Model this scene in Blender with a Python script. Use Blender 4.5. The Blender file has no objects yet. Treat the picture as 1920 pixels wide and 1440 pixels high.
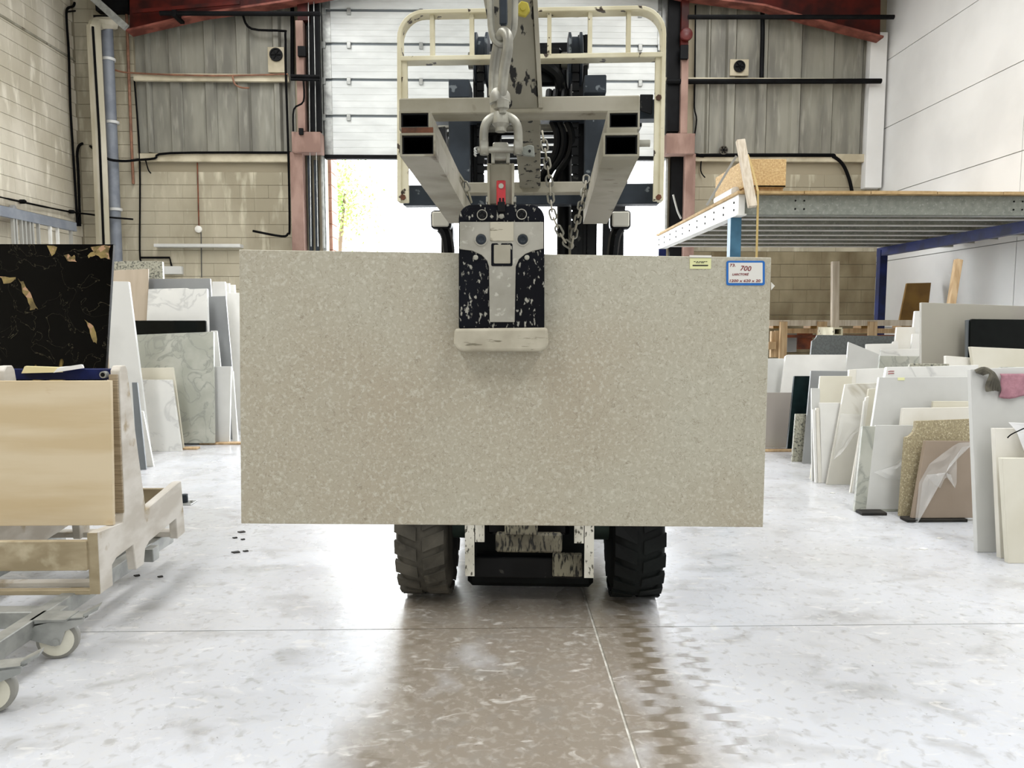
import bpy, bmesh, math, random
from mathutils import Vector as V, Matrix as MX
random.seed(7)
SC = bpy.context.scene; COL = SC.collection
PI = math.pi
# ------------------------------------------------------------ camera, world, light, exposure
F0 = 1380.0; H = 1.15
pitch = math.atan(120/F0); yaw = -math.atan(30/math.hypot(F0, 120))
cd = bpy.data.cameras.new('camera'); cam = bpy.data.objects.new('camera', cd); COL.objects.link(cam)
cd.sensor_width = 36; cd.lens = F0*36/1920; cd.clip_start = .05; cd.clip_end = 300
cam.location = (0, 0, H); cam.rotation_euler = (PI/2-pitch, 0, yaw); SC.camera = cam
CR = cam.rotation_euler.to_matrix(); CP = V((0, 0, H))
w = bpy.data.worlds.new('world'); SC.world = w; w.use_nodes = True
bg = w.node_tree.nodes['Background']; bg.inputs[0].default_value = (.93, .97, 1, 1); bg.inputs[1].default_value = 10.5
def area(name, loc, rot, sx, sy, power, col=(1, 1, 1)):
    l = bpy.data.lights.new(name, 'AREA'); l.shape = 'RECTANGLE'; l.size = sx; l.size_y = sy; l.energy = power; l.color = col
    o = bpy.data.objects.new(name, l); COL.objects.link(o); o.location = loc; o.rotation_euler = rot; return o
# daylight through the translucent roof sheets, one strip per side of the ridge, plus an added front light behind the viewer
for sx in (-1, 1):
    area('rooflight', (sx*3.4, 3.0, 6.75), (0, sx*math.radians(12), 0), 1.5, 15, 620, (1, 1, .995))
area('front_light', (0, -6.6, 2.4), (PI/2, 0, 0), 6.0, 4.2, 110, (.95, .98, 1))
SC.view_settings.view_transform = 'Standard'; SC.view_settings.look = 'None'
SC.view_settings.exposure = 0.17; SC.view_settings.gamma = 1; SC.view_settings.use_curve_mapping = False

# ------------------------------------------------------------ picture geometry helpers
def ray(u, v): return CR @ V(((u-960)/F0, -(v-720)/F0, -1))
def P(u, v, Y):
    r = ray(u, v); return CP + r*(Y/r.y)
def PX(u, v, X):
    r = ray(u, v); return CP + r*(X/r.x)
def Fl(u, v, z=0):
    r = ray(u, v); return CP + r*((z-H)/r.z)
def isect(u, v, p0, n):
    r = ray(u, v); return CP + r*((p0-CP).dot(n)/r.dot(n))
TH = -math.atan(91/1386.0)                     # heading of the truck
TM = MX.Rotation(TH, 4, 'Z'); TI = TM.inverted()
def PT(u, v, Y):                               # point in the truck's frame
    r = TI.to_3x3() @ ray(u, v); return CP + r*(Y/r.y)

# ------------------------------------------------------------ materials
def lin(h):
    h = h.lstrip('#'); o = []
    for i in (0, 2, 4):
        c = int(h[i:i+2], 16)/255; o.append(c/12.92 if c <= .04045 else ((c+.055)/1.055)**2.4)
    return (*o, 1)
MATS = {}
def mat(name, c1, c2=None, sc=3, lo=.4, hi=.6, st=(1, 1, 1), c3=None, sc3=30, t3=.6, w3=.03, st3=(1, 1, 1), vein=None, vsc=2, vw=.02,
        rough=.6, metal=0, bump=0, bsc=60, coat=0, alpha=1, rv=0, spec=.5):
    m = bpy.data.materials.new(name); m.use_nodes = True; nt = m.node_tree; N = nt.nodes; L = nt.links
    b = N['Principled BSDF']; b.inputs['Roughness'].default_value = rough; b.inputs['Metallic'].default_value = metal
    b.inputs['Specular IOR Level'].default_value = spec
    if coat: b.inputs['Coat Weight'].default_value = coat; b.inputs['Coat Roughness'].default_value = .05
    if alpha < 1: b.inputs['Alpha'].default_value = alpha
    geo = N.new('ShaderNodeNewGeometry')
    def noise(scale, stv, det=6, dis=0):
        mp = N.new('ShaderNodeMapping'); mp.inputs['Scale'].default_value = stv; L.new(geo.outputs['Position'], mp.inputs[0])
        n = N.new('ShaderNodeTexNoise'); n.inputs['Scale'].default_value = scale; n.inputs['Detail'].default_value = det
        n.inputs['Distortion'].default_value = dis
        L.new(mp.outputs[0], n.inputs[0]); return n
    def ramp(a, c, src):
        r = N.new('ShaderNodeMapRange'); r.inputs[1].default_value = a; r.inputs[2].default_value = c; L.new(src, r.inputs[0]); return r.outputs[0]
    def mix(f, a, c):
        x = N.new('ShaderNodeMix'); x.data_type = 'RGBA'; L.new(f, x.inputs[0])
        for k, q in ((6, a), (7, c)):
            if isinstance(q, tuple): x.inputs[k].default_value = q
            else: L.new(q, x.inputs[k])
        return x.outputs[2]
    cur = lin(c1)
    if c2: cur = mix(ramp(lo, hi, noise(sc, st).outputs[0]), cur, lin(c2))
    if c3: cur = mix(ramp(t3, t3+w3, noise(sc3, st3, 4).outputs[0]), cur, lin(c3))
    if vein:
        n = noise(vsc, (1, 1, 1), 5, 1.2)
        s = N.new('ShaderNodeMath'); s.operation = 'SUBTRACT'; s.inputs[1].default_value = .5; L.new(n.outputs[0], s.inputs[0])
        a = N.new('ShaderNodeMath'); a.operation = 'ABSOLUTE'; L.new(s.outputs[0], a.inputs[0])
        cur = mix(ramp(vw, 0, a.outputs[0]), cur, lin(vein))
    if isinstance(cur, tuple): b.inputs['Base Color'].default_value = cur
    else: L.new(cur, b.inputs['Base Color'])
    if rv:
        L.new(ramp2(N, L, noise(2.5, (1, 1, 1)).outputs[0], rough-rv, rough+rv), b.inputs['Roughness'])
    if bump:
        bn = noise(bsc, (1, 1, 1), 4); bp = N.new('ShaderNodeBump'); bp.inputs['Strength'].default_value = bump; bp.inputs['Distance'].default_value = .004
        L.new(bn.outputs[0], bp.inputs['Height']); L.new(bp.outputs[0], b.inputs['Normal'])
    MATS[name] = m; return m
def ramp2(N, L, src, a, c):
    r = N.new('ShaderNodeMapRange'); r.inputs[1].default_value = .35; r.inputs[2].default_value = .65
    r.inputs[3].default_value = a; r.inputs[4].default_value = c; L.new(src, r.inputs[0]); return r.outputs[0]

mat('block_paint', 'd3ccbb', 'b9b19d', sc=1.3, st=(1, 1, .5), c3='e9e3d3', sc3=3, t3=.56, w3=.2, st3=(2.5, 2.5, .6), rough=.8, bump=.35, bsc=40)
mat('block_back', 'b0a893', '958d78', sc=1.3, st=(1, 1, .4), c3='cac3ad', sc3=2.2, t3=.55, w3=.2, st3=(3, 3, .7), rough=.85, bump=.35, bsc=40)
mat('mortar', '968d78', rough=.9)
mat('block_dirty', '857a60', '5c4f36', sc=1.5, st=(1, 1, .5), rough=.9, bump=.3)
mat('cladding', '8a887c', '6f6d64', sc=2, st=(2, 2, .35), c3='9b998d', sc3=5, t3=.56, w3=.25, st3=(3, 3, .4), rough=.6)
mat('white_panel', 'e6e6e4', 'dadad8', sc=.8, rough=.55)
mat('panel_gap', '9a9a98', rough=.8)
mat('sill_paint', 'c4bba3', 'a79d85', sc=3, rough=.7)
mat('door_white', 'dcdfdc', 'cfd2cf', sc=2, st=(1, 1, 3), rough=.45)
mat('door_seam', '6b7275', rough=.5, metal=.3)
mat('galv', 'a6a7a3', '90928e', sc=14, rough=.42, metal=.45)
mat('galv_dull', '85887f', '787b73', sc=20, c3='9b9d95', sc3=40, t3=.52, w3=.2, rough=.55, metal=.3)
mat('dark_steel', '050506', '0b0c0e', sc=6, rough=.6, spec=.12)
mat('black_cable', '050506', rough=.7, spec=.1)
mat('grey_cable', '4b4b48', rough=.7)
mat('pink_primer', '9c8074', '80655a', sc=4, st=(1, 1, .4), rough=.8)
mat('red_oxide', '4d140c', '2a0c08', sc=3, rough=.6, spec=.2)
mat('red_oxide_pale', '864a3c', '5e2a1f', sc=5, rough=.7)
mat('copper_line', '8a6048', '6e4b38', sc=8, rough=.6)
mat('duct_white', 'c9c2b0', 'b0a993', sc=3, st=(1, 1, .3), rough=.6)
mat('pipe_bluegrey', '6f747d', '7d8289', sc=6, rough=.5)
mat('plastic_white', 'e4e2da', rough=.4)
mat('vent_black', '070708', rough=.6, spec=.2)
mat('bell_red', '5a1712', rough=.4)
mat('roof', '5a5b58', rough=.9)
mat('navy_paint', '10205c', '0a143e', sc=5, rough=.45, spec=.3)
mat('teal_paint', '3f6f8a', '2d5a74', sc=5, rough=.5)
mat('white_paint', 'ecebe6', 'dddcd6', sc=4, rough=.5)
mat('osb', 'c8aa78', 'b39263', sc=35, lo=.42, hi=.58, st=(1, 1, 3), c3='d9c090', sc3=40, t3=.56, w3=.1, st3=(3, 1, 1), rough=.8)
mat('chipboard', 'b79b70', 'a08458', sc=12, rough=.85)
mat('timber', 'c3a883', 'ab8e68', sc=6, st=(6, 6, .5), rough=.8)
mat('timber_pale', 'cdc2b0', 'b9ab96', sc=6, st=(6, 6, .5), rough=.8)
mat('timber_dark', '7d3f1e', '4d2412', sc=6, rough=.7)
mat('board_ochre', '8f6a2c', '7a5822', sc=3, rough=.7)
mat('ply', 'd0c0a2', 'c4b08c', sc=2.0, st=(.6, 1, 5), c3='b08f66', sc3=3, t3=.66, w3=.08, st3=(1, 1, 4), rough=.7)
mat('ply_edge', 'a3937a', '877860', sc=60, st=(.2, .2, 4), rough=.8)
mat('ply_white', 'd2cdc4', 'bdb6aa', sc=5, st=(1, 1, 2.5), c3='a8997f', sc3=9, t3=.63, w3=.08, rough=.8)
mat('ply_board', 'aa9c80', '94866a', sc=5, st=(1, 1, 3), c3='bdb196', sc3=10, t3=.6, w3=.15, rough=.8)
mat('limestone', 'b2ae9d', 'a99f8b', sc=1.6, lo=.38, hi=.62, c3='c1beae', sc3=125, t3=.50, w3=.22, vein='8f8673', vsc=55, vw=.013, rough=.5, bump=.08, bsc=120)
mat('black_gold', '020202', '040404', c3='8a7644', sc3=3.4, t3=.655, w3=.03, st3=(1.8, 1, .8), vein='4c4738', vsc=7, vw=.003, rough=.12, spec=.12)
mat('gold_vein', '8f7d50', '5e5236', sc=20, c3='a8866a', sc3=30, t3=.55, w3=.05, rough=.2, spec=.3)
mat('black_granite', '030605', '070c0a', sc=20, rough=.12, spec=.15)
mat('dark_green_granite', '0a1415', '122021', sc=8, rough=.15, spec=.2)
mat('charcoal_stone', '4e5150', '5b5f5e', sc=60, rough=.5)
mat('quartz_white', 'e9e8e3', 'deddd8', sc=3, rough=.3)
mat('quartz_warm', 'e5e2d9', 'dbd7cb', sc=3, rough=.35)
mat('quartz_grey', 'cfcfcb', 'c3c3bf', sc=2, rough=.35)
mat('mid_grey', '8e9090', '7f8182', sc=2, rough=.3)
mat('dark_grey_slab', '73787b', '666b6e', sc=2, rough=.4)
mat('cream_stone', 'd9d5c6', 'cfcab8', sc=2, rough=.4)
mat('beige_stone', 'b8aa97', 'aa9b87', sc=2, st=(4, 1, .6), rough=.5)
mat('brown_stone', 'a09080', '948474', sc=1.5, rough=.35)
mat('taupe_stone', 'a09c90', '98918a', sc=1.2, rough=.45)
mat('sand_speckle', 'a89c7c', '92866a', sc=90, lo=.4, hi=.6, c3='c7bd9f', sc3=110, t3=.58, w3=.03, rough=.55)
mat('granite_speck', 'a8a696', '8a897b', sc=60, lo=.45, hi=.55, c3='3c403d', sc3=60, t3=.6, w3=.03, rough=.4)
mat('marble_white', 'e5e4df', 'd9d9d5', sc=2, vein='c6c6c3', vsc=2.5, vw=.04, rough=.25)
mat('marble_warm', 'dcdad2', 'cfccc2', sc=1.5, vein='b9b3a4', vsc=1.6, vw=.03, rough=.25)
mat('marble_green', 'b9bab0', 'a6a89d', sc=4, vein='969890', vsc=5, vw=.04, rough=.35)
mat('cream_metal', 'dbd5ba', 'c5bd9f', sc=6, c3='3b2f22', sc3=26, t3=.63, w3=.03, rough=.6)
mat('dusty_steel', 'aaa596', '8d8876', sc=5, c3='5e5342', sc3=12, t3=.62, w3=.1, rough=.65, metal=.1)
mat('boom_steel', '918d7e', '7d796a', sc=5, c3='100f0d', sc3=28, t3=.575, w3=.03, st3=(1.3, 1, .7), rough=.65)
mat('rust_line', '6f4430', '4a3325', sc=30, rough=.9)
mat('forged', 'a3a195', '85837a', sc=18, rough=.45, metal=.55)
mat('plate_blue', '343b43', '23292f', sc=6, c3='6f767a', sc3=20, t3=.65, w3=.03, rough=.5, metal=.2, spec=.3)
mat('black_grease', '060708', '0d0e10', sc=9, c3='3a3a36', sc3=22, t3=.67, w3=.04, rough=.4, metal=.1, spec=.2)
mat('grimy_white', 'd5d3c8', 'bbb8ab', sc=8, c3='4a483e', sc3=90, t3=.57, w3=.08, st3=(1, 1, .5), rough=.7)
mat('grimy_beige', '7d7967', '5a5547', sc=8, c3='15140f', sc3=75, t3=.50, w3=.1, st3=(1.5, 1, .35), rough=.7)
mat('tyre_dust', '5c584f', '35332e', sc=4, c3='777266', sc3=8, t3=.6, w3=.15, rough=.85, bump=.3, spec=.2)
mat('tyre_dark', '0a0c0c', '121615', sc=5, rough=.75, bump=.3, spec=.2)
mat('rim_green', '3d4f47', '2a3833', sc=5, rough=.6)
mat('lifter_black', '03040a', '070a12', sc=6, c3='9b998f', sc3=95, t3=.60, w3=.06, st3=(1.4, 1, .7), rough=.55, spec=.12)
mat('lifter_grey', 'a3a095', '8f8c80', sc=10, c3='b5b2a7', sc3=70, t3=.6, w3=.1, rough=.7)
mat('pad_rubber', 'b8b2a0', 'a39c8a', sc=12, c3='736d5c', sc3=60, t3=.62, w3=.08, st3=(.4, 1, 2), rough=.85)
mat('lever_red', 'b5101c', '8d0b14', sc=12, rough=.35)
mat('nut_yellow', 'b3a53a', rough=.5)
mat('label_blue', '0a64b4', rough=.4)
mat('label_white', 'dcdad4', rough=.5)
mat('label_yellow', 'dfe0a8', rough=.5)
mat('ink_red', '7a0c1a', rough=.6)
mat('ink_black', '20201a', rough=.6)
mat('castor_nylon', 'd9d6c6', 'c8c4b2', sc=8, rough=.4)
mat('castor_tread', '8c8a82', rough=.6)
mat('cloth_pink', 'b0818b', '9e717c', sc=25, rough=.95, bump=.5, bsc=200)
mat('cloth_grey', '6f6b5e', '4b483f', sc=15, rough=.95)
mat('paper', 'efefee', rough=.7)
mat('paper_cream', 'e6d9a8', rough=.7)
mat('strap_yellow', 'b39b62', rough=.7)
mat('strap_grey', '9d9c96', rough=.6)
mat('lamp_glass', 'd5d2c4', rough=.2)
mat('asphalt', '9a9a98', '8a8a88', sc=3, rough=.9)
mat('leaf', '6e8f3a', '8aa850', sc=9, rough=.7)
mat('bark', '5a4a38', rough=.9)
mat('brick_pale', 'c49a88', 'b3826e', sc=3, rough=.9)
mat('mud_shade', '2a2620', '15130f', sc=8, rough=.8)
def plastic_film():
    m = mat('plastic_film', 'f2f2f0', rough=.12); b = m.node_tree.nodes['Principled BSDF']; b.inputs['Alpha'].default_value = .28; return m
plastic_film()

def floor_mat():
    m = mat('concrete', 'cdd0d6', 'bdbdbe', sc=.9, lo=.35, hi=.65, rough=.28, rv=.1)
    nt = m.node_tree; N = nt.nodes; L = nt.links; b = N['Principled BSDF']; src = b.inputs['Base Color'].links[0].from_socket
    geo = [n for n in N if n.type == 'NEW_GEOMETRY'][0]
    sep = N.new('ShaderNodeSeparateXYZ'); L.new(geo.outputs['Position'], sep.inputs[0])
    def math_(op, a, c=None, cl=False):
        x = N.new('ShaderNodeMath'); x.operation = op; x.use_clamp = cl
        for k, q in ((0, a), (1, c)):
            if q is None: continue
            if isinstance(q, (int, float)): x.inputs[k].default_value = q
            else: L.new(q, x.inputs[k])
        return x.outputs[0]
    def nz(scale, st=(1, 1, 1), det=6, dis=0):
        mp = N.new('ShaderNodeMapping'); mp.inputs['Scale'].default_value = st; L.new(geo.outputs['Position'], mp.inputs[0])
        n = N.new('ShaderNodeTexNoise'); n.inputs['Scale'].default_value = scale; n.inputs['Detail'].default_value = det; n.inputs['Distortion'].default_value = dis
        L.new(mp.outputs[0], n.inputs[0]); return n.outputs[0]
    def rg(s, a, c, to=1.0):
        r = N.new('ShaderNodeMapRange'); r.inputs[1].default_value = a; r.inputs[2].default_value = c; r.inputs[4].default_value = to; L.new(s, r.inputs[0]); return r.outputs[0]
    def mix(f, a, c):
        x = N.new('ShaderNodeMix'); x.data_type = 'RGBA'; L.new(f, x.inputs[0]); L.new(a, x.inputs[6]) if not isinstance(a, tuple) else None
        x.inputs[7].default_value = c; return x.outputs[2]
    # damp, stained lane, with the truck's reflection and shadow painted into it
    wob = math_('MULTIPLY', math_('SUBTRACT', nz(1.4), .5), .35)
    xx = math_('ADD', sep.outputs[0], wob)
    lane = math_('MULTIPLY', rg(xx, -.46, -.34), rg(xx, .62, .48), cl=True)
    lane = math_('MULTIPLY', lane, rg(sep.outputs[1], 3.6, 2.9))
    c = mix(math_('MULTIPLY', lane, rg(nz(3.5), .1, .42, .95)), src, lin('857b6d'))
    c = mix(rg(nz(4.2, (1, 1.6, 1), 10, .4), .54, .72, .5), c, lin('88857f'))        # brown blotches
    c = mix(rg(nz(14, (.6, 1.3, 1), 8, 1.2), .60, .70, .45), c, lin('e9e7e2'))        # pale scuffs
    c = mix(rg(nz(38, (1, 1, 1), 8, .5), .50, .74, .3), c, lin('d0cdc6'))
    c = mix(rg(nz(27, (1, 1, 1), 8, .5), .56, .72, .5), c, lin('8d8982'))
    c = mix(rg(nz(60, (1, 1, 1), 3), .70, .74, .6), c, lin('54504a'))                # specks
    # wet tread prints: a wave train running away from the viewer
    wav = math_('SINE', math_('MULTIPLY', sep.outputs[1], 78))
    sq = math_('SUBTRACT', math_('MULTIPLY', math_('ADD', math_('MULTIPLY', wav, 1.6), .5, True), 2), 1)
    for x0, wd, s, n0 in ((.50, .040, .85, .40), (-.30, .034, .5, .46), (.66, .034, .5, .46)):
        xo = math_('SUBTRACT', math_('ADD', sep.outputs[0], math_('MULTIPLY', sep.outputs[1], -.04)), x0-.09)
        d = math_('ABSOLUTE', math_('ADD', xo, math_('MULTIPLY', sq, .026)))
        k = math_('MULTIPLY', rg(d, wd, wd-.02), rg(nz(9), n0-.04, n0+.06, s), cl=True)
        k = math_('MULTIPLY', k, rg(sep.outputs[1], 3.4, 2.6))
        c = mix(k, c, lin('6f6555'))
    L.new(c, b.inputs['Base Color'])
    bn = N.new('ShaderNodeBump'); bn.inputs['Strength'].default_value = .25; bn.inputs['Distance'].default_value = .003
    L.new(nz(22, (1, 1, 1), 8), bn.inputs['Height']); L.new(bn.outputs[0], b.inputs['Normal'])
    return m
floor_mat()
mat('joint_pale', 'dcd9d0', 'b9b5aa', sc=25, rough=.8)

# ------------------------------------------------------------ mesh building
WP = {}
class B:
    def __init__(s, M=None): s.bm = bmesh.new(); s.M = M
    def v(s, p):
        p = V(p); return s.bm.verts.new(s.M @ p if s.M else p)
    def face(s, vs):
        try: return s.bm.faces.new(vs)
        except ValueError: return None
    def hexa(s, a):                            # eight points: bottom ring then top ring
        q = [s.v(p) for p in a]
        for f in ((0, 3, 2, 1), (4, 5, 6, 7), (0, 1, 5, 4), (1, 2, 6, 5), (2, 3, 7, 6), (3, 0, 4, 7)): s.face([q[i] for i in f])
        return s
    def box(s, x0, x1, y0, y1, z0, z1):
        return s.hexa([(x0, y0, z0), (x1, y0, z0), (x1, y1, z0), (x0, y1, z0), (x0, y0, z1), (x1, y0, z1), (x1, y1, z1), (x0, y1, z1)])
    def prism(s, pts, vec):
        vec = V(vec); a = [s.v(p) for p in pts]; b = [s.v(V(p)+vec) for p in pts]; n = len(pts)
        s.face(a); s.face(b[::-1])
        for i in range(n): s.face([a[i], b[i], b[(i+1) % n], a[(i+1) % n]])
        return s
    def frames(s, pts, closed, up):
        n = len(pts); out = []
        for i in range(n):
            if closed: t = pts[(i+1) % n]-pts[i-1]
            else: t = pts[min(i+1, n-1)]-pts[max(i-1, 0)]
            t.normalize(); b = up - t*up.dot(t)
            if b.length < 1e-3: b = t.orthogonal()
            b.normalize(); out.append((b.cross(t), b))
        return out
    def sweep(s, pts, prof, up=(0, 1, 0), closed=False, scale=None):
        pts = [V(p) for p in pts]; fr = s.frames(pts, closed, V(up)); rings = []
        for i, (p, (a, b)) in enumerate(zip(pts, fr)):
            k = scale[i] if scale else 1
            rings.append([s.v(p+a*x*k+b*y*k) for x, y in prof])
        m = len(prof); n = len(rings)
        for i in range(n if closed else n-1):
            r0, r1 = rings[i], rings[(i+1) % n]
            for j in range(m): s.face([r0[j], r0[(j+1) % m], r1[(j+1) % m], r1[j]])
        if not closed: s.face(rings[0][::-1]); s.face(rings[-1])
        return s
    def tube(s, pts, r, seg=8, closed=False, up=(0, 1, 0.01), scale=None):
        return s.sweep(pts, [(r*math.cos(2*PI*k/seg), r*math.sin(2*PI*k/seg)) for k in range(seg)], up, closed, scale)
    def bar(s, pts, w, d, up=(0, 1, 0), closed=False, scale=None):     # w in the plane of the path, d along up
        return s.sweep(pts, [(-w/2, -d/2), (w/2, -d/2), (w/2, d/2), (-w/2, d/2)], up, closed, scale)
    def lathe(s, p0, ax, prof, seg=24):        # prof: (along, radius)
        p0 = V(p0); ax = V(ax).normalized(); a = ax.orthogonal().normalized(); b = ax.cross(a); rings = []
        for h, r in prof: rings.append([s.v(p0+ax*h+(a*math.cos(2*PI*k/seg)+b*math.sin(2*PI*k/seg))*max(r, 1e-4)) for k in range(seg)])
        for r0, r1 in zip(rings, rings[1:]):
            for j in range(seg): s.face([r0[j], r0[(j+1) % seg], r1[(j+1) % seg], r1[j]])
        s.face(rings[0][::-1]); s.face(rings[-1]); return s
    def cyl(s, p0, p1, r, seg=16):
        p0 = V(p0); p1 = V(p1); return s.lathe(p0, p1-p0, [(0, r), ((p1-p0).length, r)], seg)
    def rtube(s, p0, p1, w, h, t, side=(1, 0, 0)):   # hollow rectangular tube
        p0 = V(p0); p1 = V(p1); d = (p1-p0).normalized(); a = V(side); a = (a-d*a.dot(d)).normalized(); c = a.cross(d).normalized()
        if c.z < 0: c = -c
        R = []
        for p in (p0, p1):
            for ww, hh in ((w/2, h/2), (w/2-t, h/2-t)):
                R.append([s.v(p+a*x*ww+c*y*hh) for x, y in ((-1, -1), (1, -1), (1, 1), (-1, 1))])
        o0, i0, o1, i1 = R
        for j in range(4):
            k = (j+1) % 4
            s.face([o0[j], o0[k], o1[k], o1[j]]); s.face([i0[k], i0[j], i1[j], i1[k]])
            s.face([o0[k], o0[j], i0[j], i0[k]]); s.face([o1[j], o1[k], i1[k], i1[j]])
        return s
    def build(s, name, m, parent=None, bevel=0, smooth=False, seg=1, **kw):
        bmesh.ops.recalc_face_normals(s.bm, faces=s.bm.faces)
        c = V((0, 0, 0))
        for q in s.bm.verts: c += q.co
        c /= max(1, len(s.bm.verts))
        bmesh.ops.translate(s.bm, verts=s.bm.verts, vec=-c)
        me = bpy.data.meshes.new(name); s.bm.to_mesh(me); s.bm.free()
        me.materials.append(MATS[m])
        if smooth:
            for p in me.polygons: p.use_smooth = True
            try: me.set_sharp_from_angle(angle=math.radians(40))
            except Exception: pass
        o = bpy.data.objects.new(name, me); COL.objects.link(o)
        link(o, parent, c)
        if bevel:
            md = o.modifiers.new('bevel', 'BEVEL'); md.width = bevel; md.segments = seg; md.limit_method = 'ANGLE'
        for k, q in kw.items(): o[k] = q
        return o
def link(o, parent, c):
    WP[o.name] = V(c)
    if parent: o.parent = parent; o.location = V(c)-WP[parent.name]
    else: o.location = c
def thing(name, label, cat, loc, group=None):
    o = bpy.data.objects.new(name, None); COL.objects.link(o); o.empty_display_size = .1
    link(o, None, V(loc)); o['label'] = label; o['category'] = cat
    if group: o['group'] = group
    return o
def tag(o, label, cat, group=None):
    o['label'] = label; o['category'] = cat
    if group: o['group'] = group
    return o
def rep(mesh, name, parent, loc, rotz=0):
    o = bpy.data.objects.new(name, mesh); COL.objects.link(o); link(o, parent, V(loc)); o.rotation_euler = (0, 0, rotz); return o
def boxmesh(name, sx, sy, sz, m, bv=0):
    b = B().box(-sx/2, sx/2, -sy/2, sy/2, -sz/2, sz/2)
    if bv: bmesh.ops.bevel(b.bm, geom=list(b.bm.edges), offset=bv, segments=1, affect='EDGES')
    me = bpy.data.meshes.new(name); b.bm.to_mesh(me); b.bm.free(); me.materials.append(MATS[m]); return me
def pxbox(b, u0, v0, u1, v1, Y, d, pf=P):      # box whose front face covers a picture rectangle at depth Y
    a = pf(u0, (v0+v1)/2, Y); c = pf(u1, (v0+v1)/2, Y); t = pf((u0+u1)/2, v0, Y); q = pf((u0+u1)/2, v1, Y)
    return b.box(a.x, c.x, Y, Y+d, q.z, t.z)
def arcpts(c, r, a0, a1, n, ax=(1, 0, 0), ay=(0, 0, 1)):
    c = V(c); ax = V(ax); ay = V(ay)
    return [c+ax*r*math.cos(a0+(a1-a0)*k/n)+ay*r*math.sin(a0+(a1-a0)*k/n) for k in range(n+1)]
def smoothpath(pts, n=6):
    pts = [V(p) for p in pts]; out = []
    for i in range(len(pts)-1):
        a = pts[max(i-1, 0)]; b = pts[i]; c = pts[i+1]; d = pts[min(i+2, len(pts)-1)]
        for k in range(n):
            t = k/n; out.append(.5*((2*b)+(c-a)*t+(2*a-5*b+4*c-d)*t*t+(3*b-a-3*c+d)*t**3))
    out.append(pts[-1]); return out

# ------------------------------------------------------------ the hall
YB = 12.0; XL = -6.55; XR = 6.2
S = dict(kind='structure')
fl = B().box(-7.2, 6.9, -7, 12.35, -.2, -.006).build('floor', 'joint_pale', **S)
jy = Fl(700, 1180).y; jx = Fl(1100, 1130).x
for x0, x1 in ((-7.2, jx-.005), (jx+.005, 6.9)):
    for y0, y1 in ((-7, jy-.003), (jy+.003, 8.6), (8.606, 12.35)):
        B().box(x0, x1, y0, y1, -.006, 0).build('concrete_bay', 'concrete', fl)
# walls
wl = B().box(XL-.25, XL-.012, -7, 12.3, 0, 6.9).build('wall_left', 'mortar', **S)
blk = boxmesh('block', .012, .4485, .200, 'block_paint', .003)
n = 0
for r in range(5, 33):
    for c in range(9):
        y = 8.35+.45*c+(.225 if r % 2 else 0)
        a_ = y-.2245; c_ = min(y+.2245, 11.985)
        if c_-a_ < .05: continue
        o = rep(blk, 'block', wl, (XL-.006+random.uniform(-.0015, .0015), (a_+c_)/2, .1025+.205*r)); o.scale.y = (c_-a_)/.449
B().box(XL-.012, XL, -7, 8.1, 0, 6.9).build('render_coat', 'block_paint', wl)
B().box(XL-.012, XL, 8.1, 12, 0, 1.02).build('plinth', 'block_paint', wl)
wr = B().box(XR+.02, XR+.3, -7, 12.3, 0, 6.9).build('wall_right', 'panel_gap', **S)
zc = P(1655, 244, YB).z; ph = (P(1661, 117, YB).z-zc)
for k in range(-4, 4):
    z0 = zc+ph*k
    if z0 > 6.8: continue
    for y0, y1 in ((-7, 2.7), (2.71, 8.74), (8.75, 12.0)):
        B().box(XR, XR+.02, y0, y1, max(z0+.006, 0), min(z0+ph-.006, 6.9)).build('panel', 'white_panel', wr)
dz = P(930, 295, YB).z; dx0 = P(611, 400, YB).x; dx1 = P(1243, 400, YB).x
b = B(); b.box(XL-.2, dx0-.02, YB, YB+.3, 0, 8.5); b.box(dx1+.02, XR+.2, YB, YB+.3, 0, 8.5); b.box(dx0-.02, dx1+.02, YB+.1, YB+.3, 6.9, 8.5)
wb = b.build('wall_back', 'mortar', **S)
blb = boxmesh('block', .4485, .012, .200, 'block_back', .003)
bld = boxmesh('block', .4485, .012, .200, 'block_dirty', .003)
sillz = P(400, 303, YB).z
def backblocks(x0, x1, r0, r1, ms):
    for r in range(r0, r1):
        x = x0+.22-(.225 if r % 2 else 0)
        while x < x1+.1:
            a = max(x-.2245, x0); c = min(x+.2245, x1)
            if c-a > .1:
                o = rep(ms(x, r), 'block', wb, ((a+c)/2, YB-.006+random.uniform(-.0015, .0015), .1025+.205*r))
                o.scale.x = (c-a)/.449
            x += .45
rs = int(sillz/.205)
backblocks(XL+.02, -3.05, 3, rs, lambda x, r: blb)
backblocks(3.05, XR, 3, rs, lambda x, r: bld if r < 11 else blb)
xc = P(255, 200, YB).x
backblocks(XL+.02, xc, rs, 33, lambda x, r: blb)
B().box(XL, -3.0, YB-.012, YB, 0, .61).build('plinth', 'block_back', wb)
B().box(3.0, XR, YB-.012, YB, 0, .61).build('plinth', 'block_dirty', wb)
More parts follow.
